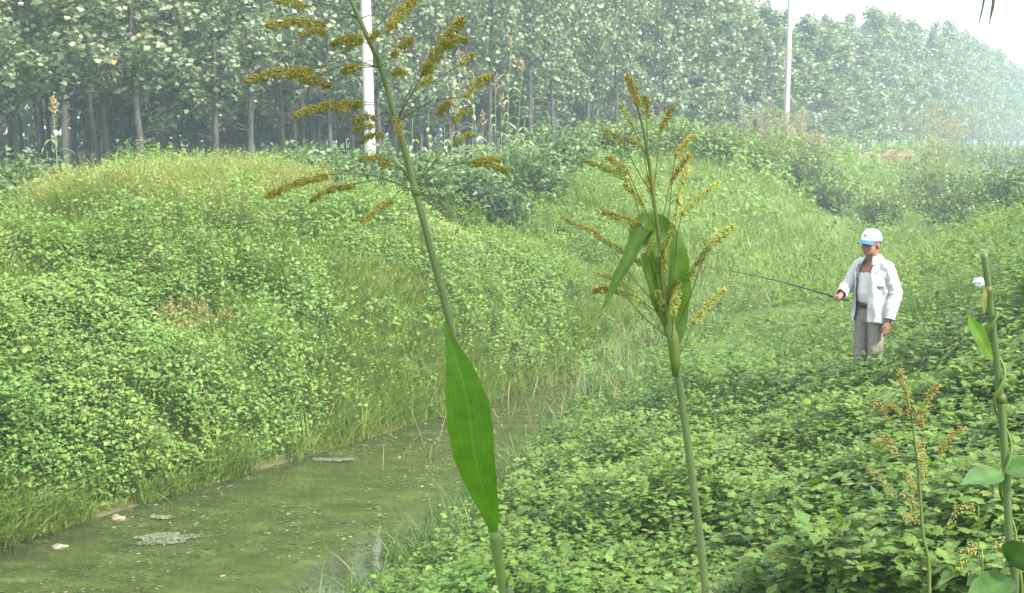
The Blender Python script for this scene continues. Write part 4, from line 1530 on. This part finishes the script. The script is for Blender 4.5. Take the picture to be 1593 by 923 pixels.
# stump of exposed root in the far bank
p = P(815, 592, 15.9)
mb = MB()
for k in range(7):
    a = random.uniform(-.2, .2)
    mb.tube([(a, .05, .42 + random.uniform(-.1, .1)), (a * 1.3 + random.uniform(-.05, .05), -.05, .2), (a * 1.5 + random.uniform(-.1, .1), -.08, -.05)], [.016, .024, .012], 7)
blob(mb, (0, .1, .12), (.16, .12, .16), 5, 3, .6)
o = mb.build('root_clump', M['wood'], smooth=True)
o.location = (p.x, p.y, max(0, float(ground(p.x, p.y)) - .1))
tag(o, 'brown exposed root clump at the foot of the far bank', 'root clump')


# ------------------------------------------------------------------ the man fishing
def hull_union(segs, blobs, voxel, smooth=6, name='x'):
    """one continuous skin grown round tapered limbs: hulls of sphere pairs, voxel remeshed and smoothed"""
    bm = bmesh.new()
    for (a, ra, b, rb) in segs:
        t = bmesh.new()
        for c, r_ in ((a, ra), (b, rb)):
            r3 = r_ if hasattr(r_, '__len__') else (r_, r_, r_)
            g_ = bmesh.ops.create_icosphere(t, subdivisions=2, radius=1)
            for v in g_['verts']:
                v.co = Vector((v.co.x * r3[0] + c[0], v.co.y * r3[1] + c[1], v.co.z * r3[2] + c[2]))
        res = bmesh.ops.convex_hull(t, input=t.verts)
        bmesh.ops.delete(t, geom=list({e for e in res['geom_interior'] if isinstance(e, bmesh.types.BMVert)}), context='VERTS')
        me_ = bpy.data.meshes.new('t')
        t.to_mesh(me_)
        bm.from_mesh(me_)
        bpy.data.meshes.remove(me_)
        t.free()
    for c, r3 in blobs:
        g_ = bmesh.ops.create_icosphere(bm, subdivisions=3, radius=1)
        for v in g_['verts']:
            v.co = Vector((v.co.x * r3[0] + c[0], v.co.y * r3[1] + c[1], v.co.z * r3[2] + c[2]))
    me_ = bpy.data.meshes.new(name)
    bm.to_mesh(me_)
    bm.free()
    o = bpy.data.objects.new(name, me_)
    col.objects.link(o)
    md = o.modifiers.new('r', 'REMESH')
    md.mode = 'VOXEL'
    md.voxel_size = voxel
    if smooth:
        ms = o.modifiers.new('s', 'SMOOTH')
        ms.iterations = smooth
        ms.factor = .5
    dg = bpy.context.evaluated_depsgraph_get()
    m2 = bpy.data.meshes.new_from_object(o.evaluated_get(dg))
    bpy.data.objects.remove(o)
    m2.polygons.foreach_set('use_smooth', np.ones(len(m2.polygons), bool))
    m2.name = name
    return m2


def paint(me_, fn):
    n_ = len(me_.vertices)
    co = np.empty(n_ * 3, np.float32)
    me_.vertices.foreach_get('co', co)
    c = fn(co.reshape(-1, 3))
    a = me_.color_attributes.new('tint', 'FLOAT_COLOR', 'POINT')
    a.data.foreach_set('color', np.concatenate([c, np.ones((n_, 1))], 1).astype(np.float32).ravel())


M['skin'] = solid_mat('weathered_skin', (.9, .9, .9), (1.05, 1.05, 1.05), 60, .55, .05, .35, attr=True)
M['shirt'] = solid_mat('white_shirt_cloth', (.45, .46, .49), (.53, .54, .57), 25, .85, .15, .2)
M['vest'] = solid_mat('white_vest_cloth', (.50, .51, .53), (.57, .58, .60), 40, .9, .1, .2)
M['trouser'] = solid_mat('grey_trouser_cloth', (.175, .162, .148), (.235, .218, .198), 30, .9, .15, .2)
M['belt'] = solid_mat('dark_belt', (.02, .018, .016), (.035, .03, .028), 30, .5, .1)
M['capwhite'] = solid_mat('white_cap_cloth', (.76, .77, .78), (.82, .83, .84), 40, .9, .1, .2)
M['capblue'] = solid_mat('blue_cap_brim', (.02, .09, .42), (.03, .12, .50), 30, .6, .05)
M['badge'] = solid_mat('cap_badge_thread', (.12, .14, .25), (.2, .2, .3), 60, .9, .1)
M['hair'] = solid_mat('dark_hair', (.02, .018, .016), (.05, .045, .042), 90, .7, .2)
M['rod'] = solid_mat('dark_rod', (.015, .015, .018), (.03, .03, .035), 20, .35, 0)
M['shoe'] = solid_mat('dark_shoe', (.03, .028, .025), (.05, .045, .04), 20, .6, .1)

mp = P(1348, 637, 10.3)
mz = CZ - (mp - Vector((0, 0, CZ))).z * 0
man_y, man_x = 10.3, mp.x
man_z = P(1358, 357, 10.3).z - 1.72
for yy in range(1):
    pass
print('man ground want', round(man_z, 2), 'terrain', round(float(ground(man_x, man_y)), 2))
FACE = R(216.9)
man = empty('person', (man_x, man_y, man_z), 'man in white cap with blue brim and open white shirt holding a rod', 'person', None, FACE)
man.scale = (.95, .95, 1)

SKIN, LIP, BROW, EYE = np.array((.27, .13, .085)), np.array((.20, .085, .07)), np.array((.03, .025, .02)), np.array((.05, .04, .035))
segs = [((0, 0, .95), (.095, .13, .11), (0, 0, 1.12), (.105, .14, .1)), ((0, 0, 1.12), (.105, .14, .1), (-.01, 0, 1.33), (.105, .155, .09)),
        ((-.01, 0, 1.35), (.085, .15, .07), (0, 0, 1.43), (.05, .09, .04)), ((-.01, -.11, 1.385), .05, (-.01, .11, 1.385), .05),
        ((.0, 0, 1.42), (.056, .058, .05), (.035, 0, 1.53), (.054, .056, .05))]
# arms
SR, ER, WR_ = (0, -.165, 1.375), (.06, -.25, 1.16), (.24, -.19, 1.10)
SL, EL_, WL_ = (0, .165, 1.375), (-.05, .228, 1.135), (.03, .235, .895)
for S_0, E_0, W_0 in ((SR, ER, WR_), (SL, EL_, WL_)):
    segs += [(S_0, .055, E_0, .042), (E_0, .042, W_0, .028)]
# legs, feet
for s_ in (-1, 1):
    hip, kn, an = (.0, s_ * .072, .90), (.03, s_ * .085, .49), (-.01, s_ * .10, .09)
    segs += [(hip, .070, kn, .050), (kn, .050, (-.005, s_ * .092, .33), .050), ((-.005, s_ * .092, .33), .050, an, .036),
             (an, .036, (.15, s_ * .115, .035), (.045, .042, .03))]
# hand at rest (left)
h0 = Vector((.042, .232, .855))
segs += [(WL_, (.028, .02, .02), tuple(h0), (.036, .017, .03)), (tuple(h0), (.036, .017, .03), (.05, .228, .815), (.038, .016, .022))]
for k, ln_ in enumerate((.068, .076, .072, .056)):
    x0 = .05 + .030 - .020 * k
    a, b, c_ = Vector((x0, .227, .805)), Vector((x0 + .006, .222, .805 - ln_ * .55)), Vector((x0 + .002, .206, .805 - ln_ * .98))
    segs += [(tuple(a), .0092, tuple(b), .0086), (tuple(b), .0086, tuple(c_), .0072)]
segs += [((.065, .222, .86), .013, (.092, .205, .825), .0105), ((.092, .205, .825), .0105, (.094, .195, .795), .009)]
# hand on the rod (right): palm beside the rod, fingers wrapped round
GR = Vector((.305, -.165, 1.075))
tip_w = P(1096, 415, 13.0)
gw = Vector((man_x, man_y, man_z)) + Matrix.Rotation(FACE, 3, 'Z') @ Vector((GR.x * .95, GR.y * .95, GR.z))
axd = (Matrix.Rotation(-FACE, 3, 'Z') @ (tip_w - gw)).normalized()
upv = Vector((0, 0, 1))
sdv = axd.cross(upv).normalized()
upv = sdv.cross(axd).normalized()
palm = GR - sdv * .018 - axd * .0
segs += [(WR_, (.026, .026, .026), tuple(palm - axd * .03 + upv * .008), (.026, .026, .028)), (tuple(palm - axd * .03), .027, tuple(palm + axd * .028), .026)]
for k, ln_ in enumerate((1, 1.06, 1.02, .85)):
    o_ = GR + axd * (.036 - .021 * k)
    prev = None
    for a in (150, 80, 10, -70, -130):
        q = o_ + (-sdv * math.cos(R(a)) * -1 * .0 + (sdv * math.cos(R(a)) + upv * -math.sin(R(a))) * .019 * ln_)
        if prev is not None:
            segs.append((tuple(prev), .0092, tuple(q), .0088))
        prev = q
segs += [(tuple(palm + upv * .015 - axd * .01), .014, tuple(GR + upv * .024 + axd * .022), .0105), (tuple(GR + upv * .024 + axd * .022), .0105, tuple(GR + upv * .02 + sdv * .008 + axd * .046), .009)]
HC = Vector((.055, 0, 1.585))
blobs = [((HC.x - .005, 0, HC.z + .03), (.098, .077, .092)), ((HC.x + .025, 0, HC.z - .04), (.070, .062, .070)), ((HC.x + .052, 0, HC.z - .082), (.034, .036, .026)),
         ((HC.x + .10, 0, HC.z - .022), (.020, .013, .017)), ((HC.x + .092, 0, HC.z - .004), (.014, .010, .026)),
         ((HC.x + .086, 0, HC.z - .058), (.014, .026, .010)), ((HC.x + .085, 0, HC.z + .018), (.014, .05, .010)),
         ((HC.x + .058, .036, HC.z - .028), (.03, .024, .024)), ((HC.x + .058, -.036, HC.z - .028), (.03, .024, .024))]
for s_ in (-1, 1):
    blobs += [((HC.x - .012, s_ * .079, HC.z - .01), (.019, .009, .032)), ((HC.x + .081, s_ * .031, HC.z + .002), (.010, .013, .008))]
body = hull_union(segs, blobs, .0056, 4, 'body')


def skin_paint(co):
    c = np.tile(SKIN, (len(co), 1))
    x, y, z = co[:, 0] - HC.x, co[:, 1], co[:, 2] - HC.z
    m = (x > .06) & (np.abs(y) < .022) & (np.abs(z + .058) < .006)
    c[m] = LIP
    m = (x > .06) & (np.abs(np.abs(y) - .031) < .016) & (np.abs(z - .018) < .005)
    c[m] = BROW
    m = (x > .06) & (np.abs(np.abs(y) - .031) < .012) & (np.abs(z - .002) < .005)
    c[m] = EYE
    return c


paint(body, skin_paint)
body.materials.append(M['skin'])
link('body', body, man)
# hair under the cap
mh = hull_union([], [((HC.x - .02, 0, HC.z + .022), (.091, .0795, .075)), ((HC.x - .05, 0, HC.z - .015), (.052, .068, .05))], .006, 3, 'hair')
mh.materials.append(M['hair'])
link('hair', mh, man)
# trousers
ts = [((0, 0, 1.0), (.115, .148, .05), (0, 0, .88), (.115, .148, .08))]
for s_ in (-1, 1):
    ts += [((.0, s_ * .075, .88), (.105, .082, .09), (.03, s_ * .085, .50), (.074, .068, .07)), ((.03, s_ * .085, .50), (.074, .068, .07), (.0, s_ * .10, .10), (.07, .066, .03))]
mt = hull_union(ts, [], .011, 5, 'trousers')
for v in mt.vertices:
    q = v.co
    v.co += Vector((.006 * mnoise.noise(q * 14), .006 * mnoise.noise(q * 14 + Vector((5, 0, 0))), .0))
mt.materials.append(M['trouser'])
link('trousers', mt, man)
for s_ in (-1, 1):
    ms_ = hull_union([((-.03, s_ * .112, .05), (.05, .045, .05), (.15, s_ * .125, .04), (.055, .048, .04))], [], .01, 3, 'shoe')
    ms_.materials.append(M['shoe'])
    link('shoe', ms_, man)
mb = MB()
ring = [(.124 * math.cos(a), .155 * math.sin(a), 1.005) for a in np.linspace(0, 2 * math.pi, 40)]
for dz in (-.017, 0, .017):
    pass
v, q = [], []
for i, (x, y, z) in enumerate(ring):
    v += [(x * .93, y * .93, z - .02), (x * 1.03, y * 1.03, z - .02), (x * 1.03, y * 1.03, z + .02), (x * .93, y * .93, z + .02)]
for i in range(len(ring) - 1):
    for j in range(4):
        q.append((i * 4 + j, (i + 1) * 4 + j, (i + 1) * 4 + (j + 1) % 4, i * 4 + (j + 1) % 4))
mb.add(v, None, q)
mb.build('belt', M['belt'], man, smooth=False)
# vest under the shirt, low round neck
mv = hull_union([((0, 0, 1.035), (.118, .15, .03), (.01, 0, 1.12), (.124, .148, .1)), ((.01, 0, 1.12), (.124, .148, .1), (.0, 0, 1.29), (.110, .150, .06)),
                 ((-.02, -.09, 1.30), (.09, .05, .05), (-.02, -.08, 1.42), (.045, .03, .025)), ((-.02, .09, 1.30), (.09, .05, .05), (-.02, .08, 1.42), (.045, .03, .025))], [], .009, 5, 'vest')
mv.materials.append(M['vest'])
link('vest', mv, man)


def shirt_mesh():
    mb = MB()
    # body: rings open at the front
    zs = [1.445, 1.42, 1.385, 1.33, 1.26, 1.18, 1.08, .98, .90, .845]
    a_ = [.066, .080, .106, .124, .132, .138, .142, .146, .150, .155]
    b_ = [.080, .125, .168, .182, .180, .178, .178, .180, .186, .192]
    gL = [30, 28, 24, 20, 18, 17, 16, 16, 17, 18]   # half openings each side of the front, degrees
    gR = [32, 34, 36, 36, 34, 32, 31, 31, 32, 34]
    k = 56
    nr_ = 34
    V = []
    for r_ in range(nr_):
        u = r_ / (nr_ - 1) * (len(zs) - 1)
        z = np.interp(u, range(len(zs)), zs)
        a, b = np.interp(u, range(len(zs)), a_), np.interp(u, range(len(zs)), b_)
        g0, g1 = np.interp(u, range(len(zs)), gL), np.interp(u, range(len(zs)), gR)
        for i in range(k):
            ph = R(g0) + (2 * math.pi - R(g0) - R(g1)) * i / (k - 1)
            fl = .012 * math.sin(ph * 7 + z * 9) * min(1, r_ / 12) + .007 * math.sin(z * 55 + ph * 5) * max(0, math.cos(ph * 2.2 + z * 8)) + .022 * mnoise.noise(Vector((math.cos(ph) * 4, math.sin(ph) * 4, z * 9)))
            if i < 5 or i > k - 6:
                fl += .012
            x = (a + fl) * math.cos(ph)
            y = (b + fl) * math.sin(ph)
            V.append((x - .003, y, z + .012 * math.sin(ph * 2 + .6) * (r_ / nr_)))
    q = [(r_ * k + i, r_ * k + i + 1, (r_ + 1) * k + i + 1, (r_ + 1) * k + i) for r_ in range(nr_ - 1) for i in range(k - 1)]
    mb.add(V, None, q)
    # collar: a folded band round the neck with two points
    cs, ct = [], []
    kk = 30
    for i in range(kk):
        ph = R(26) + (2 * math.pi - R(54)) * i / (kk - 1)
        pt = math.exp(-(min(i, kk - 1 - i) / 4.0) ** 2)
        cs.append((.068 * math.cos(ph) + .006, .075 * math.sin(ph), 1.487 - .02 * pt))
        ct.append(((.098 + .03 * pt) * math.cos(ph) + .006, (.118 + .02 * pt) * math.sin(ph), 1.437 - .045 * pt))
    ci = [(.064 * math.cos(R(26) + (2 * math.pi - R(54)) * i / (kk - 1)) + .006, .07 * math.sin(R(26) + (2 * math.pi - R(54)) * i / (kk - 1)), 1.43) for i in range(kk)]
    V = ci + cs + ct
    q = [(j * kk + i, j * kk + i + 1, (j + 1) * kk + i + 1, (j + 1) * kk + i) for j in range(2) for i in range(kk - 1)]
    mb.add(V, None, q)
    # sleeves: loose tubes
    for S_0, E_0, W_0, s_ in ((SR, ER, WR_, -1), (SL, EL_, WL_, 1)):
        s0 = Vector(S_0) + Vector((0, -s_ * .07, .035))
        path = bez([s0, Vector(S_0) + Vector((0, s_ * .0, -.01)), (Vector(S_0) + Vector(E_0)) / 2, Vector(E_0), (Vector(E_0) + Vector(W_0)) / 2, Vector(W_0)], 44)
        n_ = len(path)
        rad_ = np.interp(np.linspace(0, 1, n_), [0, .15, .35, .6, .8, .95, 1], [.03, .060, .066, .063, .058, .048, .053])
        rad_ = rad_ + .004 * np.sin(np.arange(n_) * 1.9) * np.linspace(.2, 1, n_)
        pts_ = np.array([tuple(p_) for p_ in path])
        tan = np.gradient(pts_, axis=0)
        tan /= np.linalg.norm(tan, axis=1)[:, None]
        a = np.cross(tan, np.array((.9, .1, .1)))
        a /= np.linalg.norm(a, axis=1)[:, None]
        b = np.cross(tan, a)
        V = []
        for i in range(n_):
            for j in range(20):
                ph = j / 20 * 2 * math.pi
                w_ = 1 + .20 * mnoise.noise(Vector((math.cos(ph) * 1.5, math.sin(ph) * 1.5, i * .28 + s_ * 5)))
                V.append(pts_[i] + (a[i] * math.cos(ph) + b[i] * math.sin(ph)) * rad_[i] * w_)
        q = [(i * 20 + j, i * 20 + (j + 1) % 20, (i + 1) * 20 + (j + 1) % 20, (i + 1) * 20 + j) for i in range(n_ - 1) for j in range(20)]
        mb.add(V, None, q)
    o = mb.build('shirt', M['shirt'], man, smooth=True)
    so = o.modifiers.new('thickness', 'SOLIDIFY')
    so.thickness = .004
    so.offset = 0
    return o


sh = shirt_mesh()
# chest pocket on his left side
mb = MB()
V = []
for i in range(6):
    for j in range(6):
        ph = R(34 + 34 * i / 5)
        z = 1.305 - .115 * j / 5
        V.append((.140 * math.cos(ph), .192 * math.sin(ph), z))
mb.add(V, None, [(i * 6 + j, i * 6 + j + 1, (i + 1) * 6 + j + 1, (i + 1) * 6 + j) for i in range(5) for j in range(5)])
o = mb.build('shirt_pocket', M['shirt'], man, smooth=True)
o.modifiers.new('thickness', 'SOLIDIFY').thickness = .005
# cap
CAPC = Vector((HC.x - .006, 0, HC.z + .035))
cap = empty('cap_', (0, 0, 0), None, None)
bpy.data.objects.remove(cap)
mb = MB()
V, q = [], []
k, r_n = 32, 10
for r_ in range(r_n + 1):
    el = r_ / r_n * math.pi / 2
    for i in range(k):
        ph = i / k * 2 * math.pi
        seam = 1 - .012 * (abs(math.sin(ph * 3)) < .12)
        cr = math.cos(el) ** .75 * seam
        V.append((CAPC.x + .112 * cr * math.cos(ph), .093 * cr * math.sin(ph), CAPC.z - .005 + .112 * math.sin(el) ** .9))
for r_ in range(r_n):
    for i in range(k):
        q.append((r_ * k + i, r_ * k + (i + 1) % k, (r_ + 1) * k + (i + 1) % k, (r_ + 1) * k + i))
mb.add(V, None, q)
capo = mb.build('cap', M['capwhite'], man, smooth=True)
capo.modifiers.new('thickness', 'SOLIDIFY').thickness = .004
mb = MB()
V, q = [], []
for r_ in range(7):
    t = r_ / 6
    for i in range(17):
        ph = R(-62 + 124 * i / 16)
        ex = t * .078 * math.cos(ph * 1.25) ** .6
        V.append((CAPC.x + .108 * math.cos(ph) + ex, (.090 + .012 * t) * math.sin(ph), CAPC.z - .002 - .018 * t - .16 * abs(math.sin(ph)) ** 2 * .14))
for r_ in range(6):
    for i in range(16):
        q.append((r_ * 17 + i, r_ * 17 + i + 1, (r_ + 1) * 17 + i + 1, (r_ + 1) * 17 + i))
mb.add(V, None, q)
br = mb.build('cap_brim', M['capblue'], capo, smooth=True)
br.modifiers.new('thickness', 'SOLIDIFY').thickness = .005
mb = MB()
for (y0, z0, ry, rz_) in ((.004, .052, .016, .012), (-.012, .046, .008, .006)):
    V = []
    for i in range(7):
        for j in range(5):
            yy, zz = y0 + ry * (i / 6 - .5) * 2, z0 + rz_ * (j / 4 - .5) * 2 * math.cos((i / 6 - .5) * 2.4)
            el = math.asin(min(1, ((zz + .005) / .112)) ** (1 / .9))
            cr = math.cos(el) ** .75
            xx = .112 * cr * math.sqrt(max(0, 1 - (yy / (.093 * cr)) ** 2))
            V.append((CAPC.x + xx + .004, yy, CAPC.z + zz))
    mb.add(V, None, [(i * 5 + j, i * 5 + j + 1, (i + 1) * 5 + j + 1, (i + 1) * 5 + j) for i in range(6) for j in range(4)])
o = mb.build('cap_badge', M['badge'], capo, smooth=True)
o.modifiers.new('thickness', 'SOLIDIFY').thickness = .002

# fishing rod
rod = empty('fishing_rod', gw, 'long thin dark fishing rod held out over the water', 'fishing rod')
dv = (tip_w - gw)
mb = MB()
mb.tube([-dv.normalized() * .16, -dv.normalized() * .15, Vector((0, 0, 0)), dv.normalized() * .16], [.009, .0115, .012, .0115], 10)
mb.build('handle', M['rod'], rod, smooth=True)
mb = MB()
pts = [dv * t + Vector((0, 0, .03 * math.sin(math.pi * t))) for t in np.linspace(.05, 1, 16)]
mb.tube(pts, np.linspace(.0085, .0028, 16), 8)
mb.build('blank', M['rod'], rod, smooth=True)

# ------------------------------------------------------------------ haze
m, nt, out = new_mat('haze_air')
pv = nt.nodes.new('ShaderNodeVolumePrincipled')
pv.inputs['Color'].default_value = (.55, .70, .80, 1)
pv.inputs['Density'].default_value = .0030
pv.inputs['Anisotropy'].default_value = .1
nt.links.new(pv.outputs[0], out.inputs['Volume'])
hx, hy0, hy1, hz0, hz1 = 335, -65, 405, -1.6, 22
v = [(a * hx, hy1 if b else hy0, hz1 if c else hz0) for a in (-1, 1) for b in (0, 1) for c in (0, 1)]
mb = MB()
mb.add(v, None, [(0, 1, 3, 2), (4, 6, 7, 5), (0, 4, 5, 1), (2, 3, 7, 6), (0, 2, 6, 4), (1, 5, 7, 3)])
o = mb.build('haze', m)
tag(o, kind='stuff')

# ------------------------------------------------------------------ light
w = bpy.data.worlds.new('World')
sc.world = w
w.use_nodes = True
nt = w.node_tree
bg = nt.nodes['Background']
sky = nt.nodes.new('ShaderNodeTexSky')
sky.sky_type = 'NISHITA'
sky.sun_disc = False
SUN = Vector((.74, -.67, 0)).normalized()
EL = R(47)
sky.sun_elevation = EL
sky.sun_rotation = math.atan2(SUN.x, SUN.y)
sky.dust_density = 8.0
sky.air_density = 1.0
sky.ozone_density = 1.0
bg.inputs['Strength'].default_value = .15
# thin bright overcast veil over the clear sky
veil = nt.nodes.new('ShaderNodeMix')
veil.data_type = 'RGBA'
veil.inputs['Factor'].default_value = .6
veil.inputs[7].default_value = (5.6, 5.75, 5.9, 1)
nt.links.new(sky.outputs[0], veil.inputs[6])
nt.links.new(veil.outputs[2], bg.inputs['Color'])
sl = bpy.data.lights.new('sun', 'SUN')
sl.energy = 3.1
sl.angle = R(2.5)
sl.color = (1, .95, .86)
so = bpy.data.objects.new('sun', sl)
col.objects.link(so)
sv = Vector((SUN.x * math.cos(EL), SUN.y * math.cos(EL), math.sin(EL)))
so.rotation_euler = sv.to_track_quat('Z', 'Y').to_euler()
so.location = sv * 60

sc.view_settings.view_transform = 'Standard'
sc.view_settings.look = 'None'
sc.view_settings.gamma = 1
sc.view_settings.exposure = 1.72
sc.cycles.use_denoising = True
sc.cycles.max_bounces = 8
sc.cycles.transparent_max_bounces = 8
sc.cycles.volume_bounces = 1
